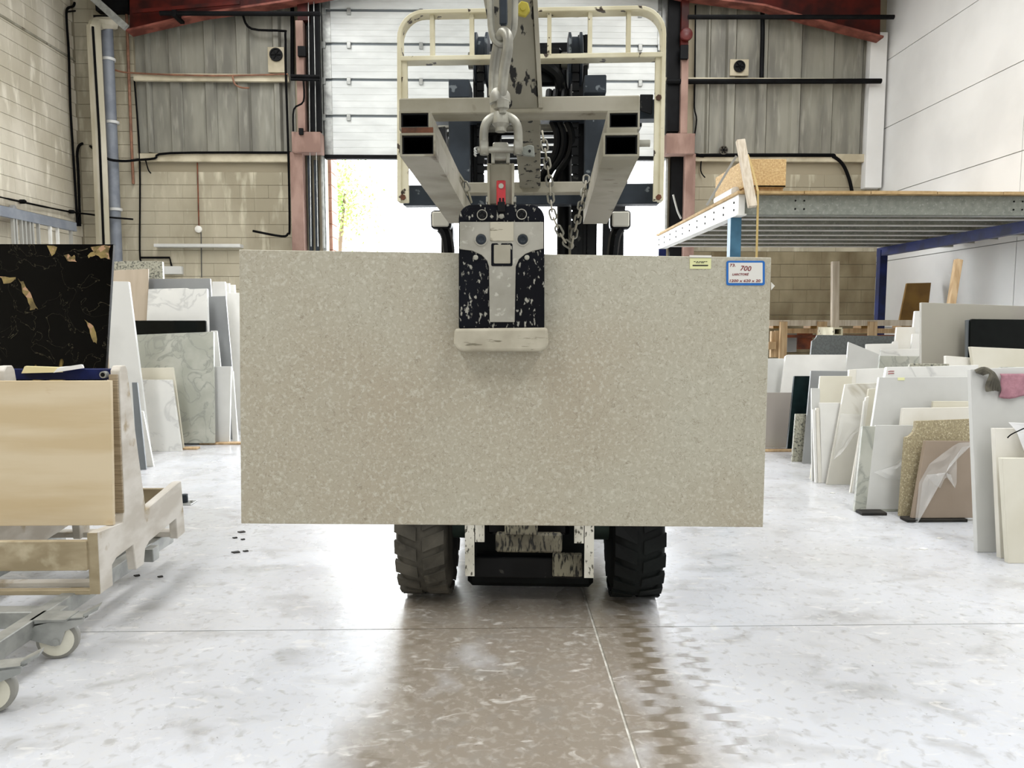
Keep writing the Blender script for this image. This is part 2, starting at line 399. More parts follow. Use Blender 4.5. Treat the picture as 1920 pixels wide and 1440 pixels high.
# profiled cladding above the blockwork: one flat-pan sheet per bay with a raised rib
zs = P(400, 288, YB).z
def clad(ribs, xs, xe, ztop):
    ribs = [(P(a, 200, YB).x, P(c, 200, YB).x) for a, c in ribs]; e = xs
    for i, (a, c) in enumerate(ribs+[(xe, None)]):
        prof = [(e, 0), (a-.012, 0)]
        if c: prof += [(a+.016, -.055), (c-.016, -.055), (c+.012, 0)]
        q = B(); vs = []
        fr = [V((x, YB-.02+y, zs)) for x, y in prof]; bk = [V((x, YB-.012+y, zs)) for x, y in reversed(prof)]
        q.prism(fr+bk, (0, 0, ztop-zs)).build('cladding_sheet', 'cladding', wb)
        e = (c+.016) if c else 0
clad([(278, 286), (322, 343), (388, 407), (448, 470), (516, 529)], xc+.03, P(556, 200, YB).x, 8.3)
clad([(1322, 1328), (1358, 1376), (1417, 1435), (1479, 1498), (1539, 1558), (1597, 1612)], P(1300, 200, YB).x, P(1628, 200, YB).x, 8.3)
clad([], P(572, 200, YB).x, P(600, 200, YB).x, 8.3); clad([], P(1252, 200, YB).x, P(1276, 200, YB).x, 8.3)
for a, c in ((258, 546), (1302, 1632)):
    b = B(); pxbox(b, a, 288, c, 303, YB-.09, .08); b.build('trim_1', 'sill_paint', bevel=.004, **S)
for a, c, m in ((250, 541, 'sill_paint'), (1246, 1650, 'sill_paint')):
    b = B(); pxbox(b, a, 138 if a < 900 else 146, c, 152, YB-.14, .06); b.build('trim_2', m, bevel=.003, **S)
rwz = 6.9
b = B(); b.box(XL-.2, XR+.3, -7.3, -7, 0, 8.5).build('wall_rear', 'cladding', **S)
for sx, x1 in ((-1, XL-.25), (1, XR+.3)):
    xa, xb = sorted((0, x1)); q = B()
    pr = [(0, -7.3, 8.4), (x1, -7.3, 6.85), (x1, -7.3, 6.93), (0, -7.3, 8.48)]
    q.prism(pr, (0, 19.7, 0)).build('ceiling', 'roof', **S)
b = B(); pxbox(b, 1628, 60, 1659, 352, YB-.16, .15); b.build('corner_boxing', 'white_panel', wr, bevel=.004)

# ------------------------------------------------------------ sectional door
door = B().box(dx0-.02, dx1+.02, YB+.06, YB+.12, dz, 6.9).build('door_1', 'door_seam', **S)
seams = [295, 219, 151, 84, 21, -50]
for i in range(len(seams)-1):
    z0 = P(930, seams[i], YB).z; z1 = P(930, seams[i+1], YB).z
    b = B(); nr = 5
    for k in range(nr):
        a = z0+.035+(z1-z0-.05)*k/nr; c = z0+.035+(z1-z0-.05)*(k+1)/nr-.004
        b.box(dx0+.13, dx1-.13, YB+.03, YB+.036, a, c)
    b.box(dx0+.13, dx1-.13, YB+.034, YB+.06, z0+.03, z1-.012)
    pn = b.build('door_panel', 'door_white', door)
    for px in (628, 640, 655, 790, 1010, 1200) if i else (628,):
        u = {628: dx0+.06, 1200: dx1-.06}.get(px)
    B().box(dx0+.0, dx0+.13, YB+.02, YB+.06, z0+.02, z1-.02).build('end_stile', 'galv', pn, bevel=.003)
    B().box(dx1-.13, dx1, YB+.02, YB+.06, z0+.02, z1-.02).build('end_stile', 'galv', pn, bevel=.003)
    for u in (608, 655, 790, 1082, 1200, 1236):
        x = P(u, seams[i], YB).x
        B().box(x-.03, x+.03, YB-.005, YB+.03, z1-.07, z1+.03).build('hinge', 'galv', pn, bevel=.004)
B().box(dx0, dx1, YB+.0, YB+.1, dz-.03, dz+.03).build('bottom_seal', 'dark_steel', door)
b = B(); pxbox(b, 1240, 0, 1251, 297, YB-.05, .05); pxbox(b, 600, 0, 603.5, 465, YB-.1, .1); pxbox(b, 1247, 297, 1251, 470, YB-.1, .1); pxbox(b, 604, 297, 611, 470, YB-.05, .1)
b.build('guide_rail', 'galv', door)
# lintel hoist gear in the dark channels beside the door
b = B(); pxbox(b, 577, -20, 599, 246, YB-.22, .1); pxbox(b, 1253, -20, 1276, 246, YB-.22, .1)
b.build('guide_channel', 'dark_steel', door)
b = B(); pxbox(b, 578, 288, 584, 470, YB-.1, .06); pxbox(b, 590, 300, 596, 470, YB-.1, .06)
b.build('guide_angle', 'plate_blue', door)
b = B(); pxbox(b, 1256, 292, 1281, 620, YB-.12, .08); b.build('guide_channel', 'dark_steel', door)
for u0, u1 in ((578, 583), (588, 596)):
    b = B(); b.tube([P(u0, -20, YB-.3), P(u1, 462, YB-.3)], .006, 6)
    tag(b.build('door_chain', 'galv'), 'pale hoist chain hanging left of the roller door, %s run' % ('left' if u0 < 580 else 'right'), 'chain', None)
# ------------------------------------------------------------ steel frame
def column(pxs, label):
    t = thing('steel_column', label, 'column', P((pxs[0][0]+pxs[0][2])/2, 470, YB-.2)*1.0)
    for nm, (u0, v0, u1, v1), y, d, m in pxs_parts(pxs): b = B(); pxbox(b, u0, v0, u1, v1, y, d); b.build(nm, m, t, bevel=.003)
    return t
def pxs_parts(p): return p[1]
column(((550, 0, 575, 0), [('upper_post', (556, 38, 570, 246), YB-.3, .2, 'pink_primer'), ('lower_post', (549, 285, 572, 742), YB-.25, .2, 'pink_primer'),
    ('bracket_plate', (547, 247, 601, 285), YB-.34, .25, 'pink_primer'), ('clamp', (558, 86, 573, 105), YB-.36, .06, 'dark_steel'), ('upper_post', (557, -30, 578, 38), YB-.3, .2, 'red_oxide'),
    ('bolt_block', (560, 240, 568, 252), YB-.38, .04, 'dark_steel')]),
    'pink primed steel column left of the roller door')
column(((1280, 0, 1300, 0), [('upper_post', (1277, 100, 1290, 250), YB-.3, .2, 'pink_primer'), ('lower_post', (1281, 288, 1300, 742), YB-.25, .2, 'pink_primer'),
    ('bracket_plate', (1250, 250, 1303, 288), YB-.34, .25, 'pink_primer'), ('clamp', (1276, 84, 1291, 110), YB-.36, .06, 'dark_steel'), ('upper_post', (1278, -30, 1292, 84), YB-.3, .2, 'red_oxide')]),
    'pink primed steel column right of the roller door')
b = B(); pxbox(b, 602, 700, 610, 470, YB-.02, .02)
b.bm.free()
def rafter(poly, flange, label):
    Y = YB-.42; t = thing('roof_rafter', label, 'rafter', P(*flange[0], Y))
    B().prism([P(u, v, Y+.07) for u, v in poly], (0, .03, 0)).build('web', 'red_oxide', t)
    B().bar([P(u, v, Y+.08) for u, v in flange], .03, .22).build('flange', 'red_oxide_pale', t)
rafter([(243, -60), (243, 60), (377, 29), (533, 6), (600, -4), (900, -60)], [(243, 62), (377, 31), (533, 8), (600, -3), (760, -35)], 'dark red steel roof rafter at the top left of the back wall')
rafter([(1652, -60), (1650, 73), (1510, 36), (1430, 14), (1290, -4), (1000, -60)], [(1650, 74), (1510, 38), (1430, 15), (1290, -3), (1120, -35)], 'dark red steel roof rafter at the top right of the back wall')
B().bar([P(248, 22, YB-.5), P(450, 5, YB-.5)], .05, .03).build('purlin', 'red_oxide', None, label='thin red roof rail above the left wall cladding', category='rail')
def pipe(pts, r, m, label, Y=None, cat='cable', name='cable', seg=8, sm=True, parent=None):
    p = [P(u, v, Y) for u, v in pts] if Y else [V(q) for q in pts]
    if sm: p = smoothpath(p, 4)
    b = B(); b.tube(p, r, seg); o = b.build(name, m, parent, smooth=True)
    if not parent: tag(o, label, cat)
    return o
pipe([(300, 25), (600, 26)], .035, 'dark_steel', 'black steel pipe high along the left cladding under the rafter', YB-.6, 'pipe', 'steel_pipe', sm=False)
b = B(); pxbox(b, 322, 18, 330, 30, YB-.64, .3); b.build('pipe_clamp', 'dark_steel', bpy.data.objects['steel_pipe'])
pipe([(1290, 32), (1676, 32)], .035, 'dark_steel', 'black steel pipe high along the right cladding under the rafter', YB-.6, 'pipe', 'steel_pipe', sm=False)
pipe([(1250, 153), (1652, 152)], .04, 'dark_steel', 'black pipe running mid-height across the right cladding to the white wall', YB-.25, 'pipe', 'steel_pipe', sm=False)
pipe([(545, 143), (600, 144)], .03, 'dark_steel', 'short black pipe beside the left door column, upper', YB-.4, 'pipe', 'steel_pipe', sm=False)
pipe([(545, 149), (600, 150)], .02, 'dark_steel', 'short black pipe beside the left door column, lower', YB-.4, 'pipe', 'steel_pipe', sm=False)
# conduits and cables on the back wall, left side
pipe([(548, -10), (548, 140)], .03, 'black_cable', 'thick black conduit beside the left door column at the top', YB-.1, sm=False)
pipe([(456, 5), (456, 30), (472, 54), (530, 58), (535, 66), (536, 140), (541, 300), (543, 425), (540, 438), (528, 443), (474, 433)], .018, 'black_cable', 'black cable dropping from the rafter past the left vent fan and curling to the left', YB-.17)
pipe([(569, 152), (569, 190), (551, 205), (550, 246)], .014, 'black_cable', 'thin black cable kinked beside the left door column', YB-.4)
pipe([(252, 150), (262, 300), (262, 470), (266, 490)], .014, 'black_cable', 'thin black cable running down the left corner of the back wall', YB-.08)
pipe([(256, 300), (290, 297), (320, 287), (545, 286)], .018, 'black_cable', 'black cable lying along the cladding foot on the back wall', YB-.12)
pipe([(272, 297), (278, 318), (283, 325)], .01, 'black_cable', 'short loose black cable end under the cladding foot', YB-.1)
pipe([(236, -10), (240, 100), (247, 280), (250, 345)], .022, 'copper_line', 'rust coloured conduit on the left corner of the back wall', YB-.06, 'pipe', 'conduit')
pipe([(215, 131), (250, 137), (400, 142), (540, 139)], .014, 'copper_line', 'copper pipe lying on the left cladding rail', YB-.17, 'pipe', 'copper_pipe')
pipe([(436, 142), (440, 157), (452, 164), (467, 165)], .014, 'copper_line', 'short bent copper stub under the left cladding rail', YB-.17, 'pipe', 'copper_pipe')
pipe([(370, 303), (373, 425)], .01, 'timber_dark', 'thin brown conduit down to the round white detector', YB-.02, 'pipe', 'conduit', sm=False)
pipe([(377, 436), (378, 520)], .008, 'grey_cable', 'thin grey conduit below the round white detector', YB-.02, 'pipe', 'conduit', sm=False)
pipe([(262, 483), (318, 483), (322, 500)], .016, 'black_cable', 'black conduit elbow leading to the small grey junction box', YB-.05, 'pipe', 'conduit', sm=False)
b = B(); pxbox(b, 308, 499, 340, 514, YB-.1, .08); tag(b.build('junction_box', 'quartz_grey', bevel=.005), 'small grey junction box low on the left of the back wall', 'box')
b = B(); b.lathe(P(373, 430, YB-.012), (0, -1, 0), [(0, .055), (.03, .055), (.045, .03)], 20)
tag(b.build('detector', 'plastic_white', smooth=True), 'round white detector on the left part of the back wall', 'detector')
b = B(); pxbox(b, 288, 457, 450, 463, YB-.18, .17); tag(b.build('wall_ledge', 'quartz_grey', bevel=.004), 'narrow pale ledge on the back wall above the left slabs', 'shelf')
def vent(u, v, r, plate, label, grime='vent_black'):
    t = thing('wall_vent', label, 'vent', P(u, v, YB-.06))
    if plate:
        b = B(); pxbox(b, *plate, YB-.1, .035); b.build('mounting_plate', 'sill_paint', t, bevel=.004)
    c = P(u, v, YB-.1); b = B(); b.lathe(c, (0, -1, 0), [(0, r), (.03, r), (.03, r*.8), (.015, r*.78)], 24); b.build('ring', grime, t, smooth=True)
    for k in range(3):
        a = k*PI/3; d = V((math.cos(a), 0, math.sin(a)))*r*.85; B().bar([c-d+V((0, -.028, 0)), c+d+V((0, -.028, 0))], .012, .008).build('grille_bar', 'dark_steel', t)
    return t
vent(518, 103, .1, (502, 88, 533, 136), 'round black vent fan on a pale plate, left cladding')
vent(1386, 125, .09, (1369, 111, 1404, 142), 'round black vent fan on a pale plate, right cladding')
vent(1356, 282, .07, None, 'small round soot-dark vent low on the right cladding', 'tyre_dust')
pipe([(1429, -20), (1430, 60), (1428, 146)], .035, 'dark_steel', 'black upright pipe dropping from the rafter onto the right cladding rail', YB-.1, 'pipe', 'steel_pipe', sm=False)
b = B(); b.lathe(P(1286, 66, YB-.3), (0, -1, 0), [(0, .07), (.03, .1), (.06, .09), (.08, .04)], 20)
tag(b.build('alarm_bell', 'bell_red', smooth=True), 'dark red alarm bell on the right door column', 'bell')
pipe([(1304, 10), (1303, 140), (1302, 200), (1306, 225), (1301, 262)], .012, 'black_cable', 'thin black cable hanging by the right door column', YB-.1)
pipe([(1300, 290), (1320, 292), (1330, 291), (1545, 291), (1562, 293), (1580, 308), (1592, 335), (1598, 362)], .028, 'black_cable', 'thick black cable arching down above the mezzanine on the back wall', YB-.1)
pipe([(1316, 291), (1314, 320), (1322, 333)], .01, 'black_cable', 'loose cable tail by the right door column', YB-.08)
pipe([(1262, 365), (1270, 395), (1277, 410)], .015, 'strap_grey', 'pale loose strap hanging right of the door opening', YB-.35)
# left wall services
def pipeX(pts, r, m, label, off=.05, cat='cable', name='cable', sm=True):
    p = [PX(u, v, XL+off) for u, v in pts]
    return pipe(p, r, m, label, None, cat, name, sm=sm)
pipeX([(140, 5), (137, 12), (126, 17), (125, 40), (129, 100), (132, 200), (138, 300), (144, 400), (145, 424)], .018, 'black_cable', 'black cable dropping down the left block wall, nearer run')
pipeX([(126, 22), (150, 20), (166, 23)], .012, 'black_cable', 'short black cable bridging to the white downpipe at the top left')
pipe([PX(150, 424, XL+.05), PX(147, 330, XL+.05), PX(145, 285, XL+.05), PX(152, 270, XL+.06), PX(166, 272, XL+.1), P(184, 286, YB-.45), P(205, 299, YB-.45), P(235, 302, YB-.25), P(262, 299, YB-.13)], .02, 'black_cable', 'black cable bundle looping from the left wall round the pipes to the back wall')
pipe([PX(-40, 360, XL+.05), PX(38, 378, XL+.05), PX(130, 397, XL+.05), PX(170, 402, XL+.2), P(200, 407, YB-.45), P(249, 411, YB-.1)], .014, 'black_cable', 'black cable sloping along the left wall above the grey rail')
for u, v in ((38, 378), (130, 397)):
    p = PX(u, v, XL+.02); b = B(); b.lathe(p, (1, 0, 0), [(0, .03), (.06, .03), (.08, .015)], 12); tag(b.build('cable_clip', 'dark_steel', smooth=True), 'small dark cable clip on the left wall, %s' % ('nearer one' if u < 100 else 'farther one'), 'clip')
p = PX(21, 391, XL+.01); b = B(); b.lathe(p, (1, 0, 0), [(0, .045), (.05, .045), (.06, .02)], 14); tag(b.build('wall_socket', 'mid_grey', smooth=True), 'round grey fitting on the left wall above the grey rail', 'fitting')
pr = [PX(0, 28, XL+.01), PX(163, 127, XL+.01)]
b = B(); b.bar([pr[0]-(pr[1]-pr[0])*.5, pr[1]], .03, .02, up=(1, 0, 0)); b.build('trim_3', 'dusty_steel', **S)
pipe([P(176, 50, YB-.5), P(176, 60, YB-.5), P(188, 300, YB-.5), P(194, 470, YB-.5), P(200, 590, YB-.5)], .1, 'duct_white', 'fat cream downpipe in the left corner of the hall', None, 'pipe', 'downpipe', sm=False)
pipe([P(176, 58, YB-.5), P(178, 48, YB-.48), P(185, 44, YB-.4), P(215, 44, YB-.2)], .09, 'duct_white', 'cream pipe elbow at the top of the left corner downpipe', None, 'pipe', 'pipe_elbow')
pipe([P(174, 50, YB-.62), P(186, 250, YB-.62), P(196, 500, YB-.62)], .018, 'black_cable', 'black cable taped down the cream corner downpipe', None, sm=False)
t = thing('downpipe', 'blue-grey plastic downpipe in the left corner of the hall', 'pipe', P(222, 560, YB-.25))
pipe([P(200, 50, YB-.25), P(211, 300, YB-.25), P(218, 470, YB-.25), P(222, 590, YB-.25)], .085, 'pipe_bluegrey', '', None, sm=False, name='pipe_run', parent=t, seg=16)
for u, v in ((204, 112), (211, 230), (217, 393)):
    b = B(); c = P(u, v, YB-.25); b.lathe(c-V((0, 0, .02)), (0, 0, 1), [(0, .095), (.04, .095)], 16); b.build('pipe_collar', 'quartz_grey', t, smooth=True)
b = B(); b.bar([P(170, -8, YB-.7), P(237, 52, YB-.7)], .1, .05); tag(b.build('roof_brace', 'galv'), 'galvanised diagonal brace at the top left corner', 'brace')
b = B(); pxbox(b, 175, 28, 206, 40, YB-.3, .25); pxbox(b, 178, -30, 240, 20, YB-.2, .15); tag(b.build('eaves_bracket', 'dark_steel'), 'dark steel eaves bracket at the top left corner', 'bracket')
# grey slab-rack rail with upright bars against the left wall
t = thing('wall_rack', 'grey steel rack rail with upright bars on the left wall', 'rack', PX(60, 470, XL+.3))
a, c = PX(-60, 382, XL+.3), PX(140, 426, XL+.3)
B().bar([a, c], .13, .06, up=(1, 0, 0)).build('top_rail', 'pipe_bluegrey', t)
for u in (12, 17, 27, 34, 42, 48, 60, 84, 100, 130):
    k = (u+60)/200; q = a.lerp(c, k); B().box(q.x-.02, q.x+.02, q.y-.012, q.y+.012, .0, q.z-.05).build('bar', 'strap_grey' if u not in (84, 100) else 'white_paint', t)
b = B(); q = PX(30, 398, XL+.15); b.box(q.x-.1, q.x+.05, q.y-.5, q.y+.35, q.z-.06, q.z+.0); tag(b.build('copper_strip', 'copper_line'), 'short reddish strip lying on the grey rack rail', 'strip')

# ------------------------------------------------------------ outdoors through the door
B().box(-30, 30, 12.35, 60, -.25, -.05).build('ground_outside', 'asphalt', **S)
b = B()
for i in range(20):
    for j in range(2):
        b.box(dx0-.4, dx0+.02, 12.36+.23*j, 12.36+.23*j+.222, .0+.21*i, .2+.21*i)
tag(b.build('brick_pier', 'brick_pale'), 'sunlit brick pier just outside the door opening, left', 'wall')
t = thing('tree', 'bright leafy tree outside the door opening, left of the truck', 'tree', (-5.1, 26, 0))
B().tube([V((-5.6, 26, 0)), V((-5.5, 26, 3)), V((-5.2, 26, 5.5))], .12, 8, scale=[1, .8, .4]).build('trunk', 'bark', t, smooth=True)
b = B()
for k in range(1400):
    a = V((random.gauss(0, 1), random.gauss(0, 1), random.gauss(0, 1.2)))*.6; p = V((-5.5, 26, 5.4))+a; s_ = .09
    d = V((random.uniform(-1, 1), random.uniform(-1, 1), random.uniform(-1, 1))).normalized(); e = d.orthogonal().normalized()
    b.face([b.v(p-d*s_), b.v(p+e*s_*.5), b.v(p+d*s_), b.v(p-e*s_*.5)])
b.build('foliage', 'leaf', t, kind='stuff')

# ------------------------------------------------------------ mezzanine
mx0 = P(1388, 385, 6.7).x; zt = P(1500, 366, 6.7).z; zb_ = P(1500, 403, 6.7).z; mx1 = XR-.012
t = thing('mezzanine', 'galvanised steel storage mezzanine on blue posts against the white wall', 'platform', (mx0+1.5, 8.3, 0))
B().box(mx0+.02, mx1, 6.7, 6.76, zb_, zt).build('front_beam', 'galv_dull', t, bevel=.004)
B().box(mx0+.02, mx1, 6.76, 6.82, zb_, zb_+.012).build('beam_lip', 'galv', t)
B().box(mx0-.03, mx0+.03, 6.66, 9.97, zb_, zt).build('side_beam', 'white_paint', t, bevel=.004)
B().box(mx0-.045, mx0+.045, 6.66, 9.97, zb_-.01, zb_+.004).build('side_flange', 'white_paint', t)
for k in range(11):
    for zz in (.3, .68):
        y = 6.78+.31*k; p = V((mx0-.03, y, zb_+(zt-zb_)*zz)); b = B(); b.lathe(p, (-1, 0, 0), [(0, .011), (.006, .011), (.008, .004)], 8); b.build('bolt', 'dark_steel', t)
for xx in (.5, .58, 2.5, 2.58, 3.6):
    for zz in (.3, .72):
        b = B(); b.lathe((mx0+xx, 6.7, zb_+(zt-zb_)*zz), (0, -1, 0), [(0, .008), (.005, .008), (.007, .003)], 8); b.build('bolt', 'dark_steel', t)
for k in range(7):
    y = 7.15+.44*k; b = B(); b.box(mx0+.03, mx1-.1, y, y+.005, zb_+.03, zt-.01); j_ = b.build('joist', 'galv_dull', t); B().box(mx0+.03, mx1-.1, y-.004, y+.06, zb_+.02, zb_+.03).build('joist_lip', 'quartz_grey', j_)  # lips coloured paler than the web to stand in for light they catch
for k in range(7):
    x0 = mx0-.05+k*.6; B().box(x0, min(x0+.592, mx1), 6.62, 9.97, zt, zt+.022+random.uniform(0, .006)).build('deck_board', 'chipboard', t)
for x, y, m in ((mx0+.0, 6.85, 'teal_paint'), (P(1652, 530, 9.9).x, 9.9, 'navy_paint'), (mx0, 9.85, 'navy_paint')):
    B().box(x-.05, x+.05, y-.05, y+.05, 0, zb_-.01).build('post', m, t, bevel=.004, **({'label': 'teal post'} if m[0] == 't' else {}))
x = P(1652, 530, 9.9).x
B().box(x-.04, x+.04, 6.76, 9.97, zb_-.09, zb_+.02).build('cross_beam', 'navy_paint', t)
# things on the mezzanine
zd = zt+.028
bx = P(1400, 320, 6.8).x
t = thing('chipboard_crate', 'orange strand-board crate on the mezzanine edge behind the leaning baton', 'crate', (bx+.2, 7.2, zd+.05))
for y0 in (6.85, 7.5): B().box(bx, bx+.36, y0, y0+.09, zd, zd+.06).build('batten', 'timber', t)
z0 = zd+.06; z1 = P(1440, 298, 6.8).z
B().box(bx, P(1474, 320, 6.8).x, 6.8, 6.818, z0, z1).build('front_panel', 'osb', t, bevel=.002)
B().box(bx-.018, bx, 6.8, 7.7, z0, z1).build('side_panel', 'osb', t, bevel=.002)
B().box(bx, bx+.36, 7.68, 7.7, z0, z1).build('back_panel', 'osb', t); B().box(bx+.345, bx+.36, 6.818, 7.68, z0, z1).build('side_panel', 'osb', t)
B().box(bx, bx+.36, 6.8, 7.7, z0, z0+.015).build('base_panel', 'osb', t)
b = B(); b.bar([P(1388, 263, 6.72), P(1411, 388, 6.55)], .075, .045); tag(b.build('timber_baton', 'timber_pale', bevel=.003), 'pale timber baton tilted over the mezzanine corner', 'baton')
b = B(); b.lathe((mx0+.035, 6.95, zd+.046), (0, 1, 0), [(0, .044), (.55, .044)], 18); tag(b.build('white_roll', 'quartz_white', smooth=True), 'small white roll lying beside the crate on the mezzanine', 'roll')
b = B(); b.bar([P(1381, 292, 6.75), P(1325, 385, 6.9)], .02, .006); tag(b.build('lashing_strap', 'strap_grey'), 'grey lashing strap running down left from the tilted baton', 'strap')
b = B(); b.bar([P(1402, 290, 6.8), P(1413, 325, 6.7), P(1421, 358, 6.6), P(1421, 385, 6.58), P(1418, 500, 6.58)], .018, .006); tag(b.build('lashing_strap', 'strap_yellow'), 'yellowish strap hanging over the mezzanine front beam', 'strap')

# ------------------------------------------------------------ stone slabs
def slab(top, bl, br, Yb, m, label, lean=8, zb=0.0, th=.02, group=None, yaw_=0, name='stone_slab', mid=(), bev=.002, cat='slab'):
    """top: picture points of the upper outline left to right; bl/br: picture x of the bottom corners; mid: extra (u,v) on the left going down"""
    l = math.radians(lean); y_ = math.radians(yaw_); base = V((0, Yb, 0))
    hx = V((math.cos(y_), math.sin(y_), 0)); fw = V((-math.sin(y_), math.cos(y_), 0)); up = fw*math.sin(l)+V((0, 0, math.cos(l))); nrm = hx.cross(up).normalized()
    if nrm.y > 0: nrm = -nrm
    c0 = Fl(bl, 900).copy(); pts = [isect(u, v, base, nrm) for u, v in top]
    def bot(u):
        # point on the base line whose picture column is u
        org = base+fw*0+up*(zb/up.z); best = None; a, c = -20.0, 20.0
        for _ in range(60):
            mth = (a+c)/2; q = CR.transposed() @ (org+hx*mth-CP); uu = 960+F0*q.x/(-q.z)
            if uu < u: a = mth
            else: c = mth
        return org+hx*((a+c)/2)
    poly = pts+[bot(br), bot(bl)]+[isect(u, v, base, nrm) for u, v in mid]
    b = B(); b.prism(poly, -nrm*th); o = b.build(name, m, bevel=bev)
    tag(o, label, cat, group); o['_n'] = 0; del o['_n']
    return o, base, nrm
def on_plane(sl, u, v, off=0):
    _, b0, n_ = sl; return isect(u, v, b0, n_)+n_*off
fy = lambda v, z=0: Fl(930, v, z).y
# right, nearest stack
A1 = slab([(1820, 692), (1975, 686)], 1833, 2010, fy(1042), 'quartz_grey', 'tall pale grey slab at the right edge under the draped cloths', 7, th=.03)
slab([(1877, 688), (1990, 688)], 1850, 2010, fy(1042)+.06, 'marble_green', 'grey-green slab just showing above the pink cloth', 7, th=.02)
A3 = slab([(1865, 803), (1967, 803)], 1876, 1995, fy(1045)-.07, 'quartz_warm', 'cream slab end leaning on the tall pale grey slab', 5, th=.03)
A4 = slab([(1879, 859), (1985, 859)], 1891, 2020, fy(1048)-.12, 'cream_stone', 'short cream slab in front of its stack at the right edge', 4, th=.03)
# stack B
yB = fy(983)
B1 = slab([(1736, 826), (1824, 827)], 1711, 1832, yB, 'brown_stone', 'brown-beige slab with torn clear film, front of the right stack', 9, zb=.02, th=.03)
slab([(1718, 789), (1822, 785)], 1688, 1815, yB+.08, 'sand_speckle', 'sandy speckled slab with a scooped top left corner', 9, zb=.01, th=.03, mid=[(1699, 820), (1707, 817), (1714, 810), (1717, 800)])
B3 = slab([(1642, 797), (1720, 797)], 1624, 1712, fy(964), 'quartz_grey', 'pale grey slab with loose clear film beside the sandy speckled slab', 9, zb=.015, th=.02)
B4 = slab([(1618, 799), (1652, 799)], 1602, 1690, fy(974)+.12, 'marble_green', 'mottled grey-green slab edge left of the filmed pale grey slab', 9, th=.025)
slab([(1693, 765), (1824, 763)], 1672, 1815, yB+.26, 'quartz_warm', 'off-white slab with a black-stained left edge behind the sandy slab', 9, th=.025)
slab([(1750, 752), (1826, 752)], 1735, 1815, yB+.30, 'cream_stone', 'cream slab whose top just shows above the off-white slab', 9, th=.02)
B5 = slab([(1649, 707), (1822, 706)], 1612, 1815, yB+.36, 'quartz_grey', 'large flat grey slab in the middle of the right stack', 9, th=.025)
B8 = slab([(1663, 688), (1740, 687), (1835, 684)], 1620, 1830, yB+.45, 'marble_white', 'white marble slab with red marks on its top corner', 9, th=.03)
slab([(1706, 684), (1708, 681), (1780, 682)], 1660, 1770, yB+.52, 'granite_speck', 'thin grey granite edge above the red-marked marble slab', 9, th=.02)
# stack C
yC = fy(912)
C1 = slab([(1585, 720), (1645, 718)], 1550, 1600, yC, 'marble_warm', 'veined warm white slab leaning right, front of the middle right stack', 8, th=.02)
slab([(1629, 729), (1646, 728)], 1601, 1625, fy(922)-.0, 'cream_stone', 'narrow cream slab right of the veined warm white slab, farther one', 8, th=.02)
slab([(1624, 745), (1630, 743)], 1594, 1604, fy(924)-.05, 'quartz_warm', 'thin cream slab edge right of the veined warm white slab', 8, th=.02)
slab([(1620, 752), (1623, 750)], 1598, 1606, fy(922)-.09, 'quartz_white', 'thin white slab strip right of the veined warm white slab, front one', 8, th=.012)
slab([(1537, 755), (1590, 755)], 1541, 1580, yC+.06, 'quartz_white', 'white slab with peeling film beside the veined warm white slab', 7, th=.02)
slab([(1530, 765), (1536, 765)], 1534, 1541, yC+.06, 'quartz_warm', 'thin cream slab edge left of the peeling-film slab, nearest it', 6, th=.02)
slab([(1524, 768), (1529, 768)], 1529, 1533, yC+.06, 'quartz_white', 'thin white slab edge left of the peeling-film slab, second from it', 6, th=.02)
slab([(1522, 728), (1538, 728)], 1523, 1534, yC+.12, 'quartz_grey', 'thin pale slab edge left of the cream plate', 6, th=.02)
slab([(1538, 705), (1598, 705)], 1520, 1590, yC+.2, 'cream_stone', 'yellowish cream plate behind the peeling-film slab', 8, th=.02)
slab([(1593, 693), (1606, 692)], 1580, 1595, yC+.3, 'quartz_warm', 'narrow off-white slab right of the yellowish cream plate', 8, th=.03)
slab([(1606, 692), (1665, 690)], 1590, 1640, yC+.33, 'quartz_white', 'plain white slab behind the veined warm white slab', 8, th=.03)
slab([(1521, 695), (1600, 696)], 1505, 1590, fy(872), 'mid_grey', 'mid-grey polished slab behind the yellowish cream plate', 8, th=.02)
slab([(1490, 705), (1524, 705)], 1476, 1506, fy(872)+.22, 'dark_green_granite', 'dark green-black slab standing upright by the main slab edge', 9, zb=.08, th=.03)
slab([(1492, 776), (1516, 776)], 1485, 1506, fy(872)+.08, 'granite_speck', 'small speckled granite offcut in front of the dark slab', 6, th=.025)
yG = fy(848)
slab([(1425, 736), (1488, 736)], 1420, 1484, yG, 'taupe_stone', 'grey-beige slab low behind the right edge of the main slab', 8, zb=.03, th=.03)
slab([(1473, 668), (1477, 665), (1594, 665)], 1452, 1590, yG+.15, 'quartz_white', 'wide white slab with a rounded top left corner', 8, th=.03)
slab([(1425, 672), (1476, 672)], 1410, 1462, yG+.3, 'quartz_grey', 'pale slab just right of the main slab, behind the wide white slab', 8, th=.02)
slab([(1591, 641), (1648, 664), (1645, 700)], 1600, 1635, yG-.15, 'quartz_grey', 'pale grey offcut with a slanting top edge', 7, th=.02, mid=[(1586, 700)])
slab([(1533, 628), (1690, 630)], 1505, 1680, yG+.65, 'charcoal_stone', 'charcoal slab with a scooped corner below the timber rack', 8, th=.03, mid=[(1523, 639), (1528, 636), (1531, 632)])
slab([(1625, 645), (1674, 644), (1676, 640), (1684, 640)], 1618, 1690, yG+.25, 'quartz_white', 'white slab behind the slanting grey offcut', 8, th=.03)
slab([(1682, 613), (1716, 613)], 1660, 1705, yG+.35, 'quartz_warm', 'white slab stepping up behind the low white slabs', 8, th=.03)
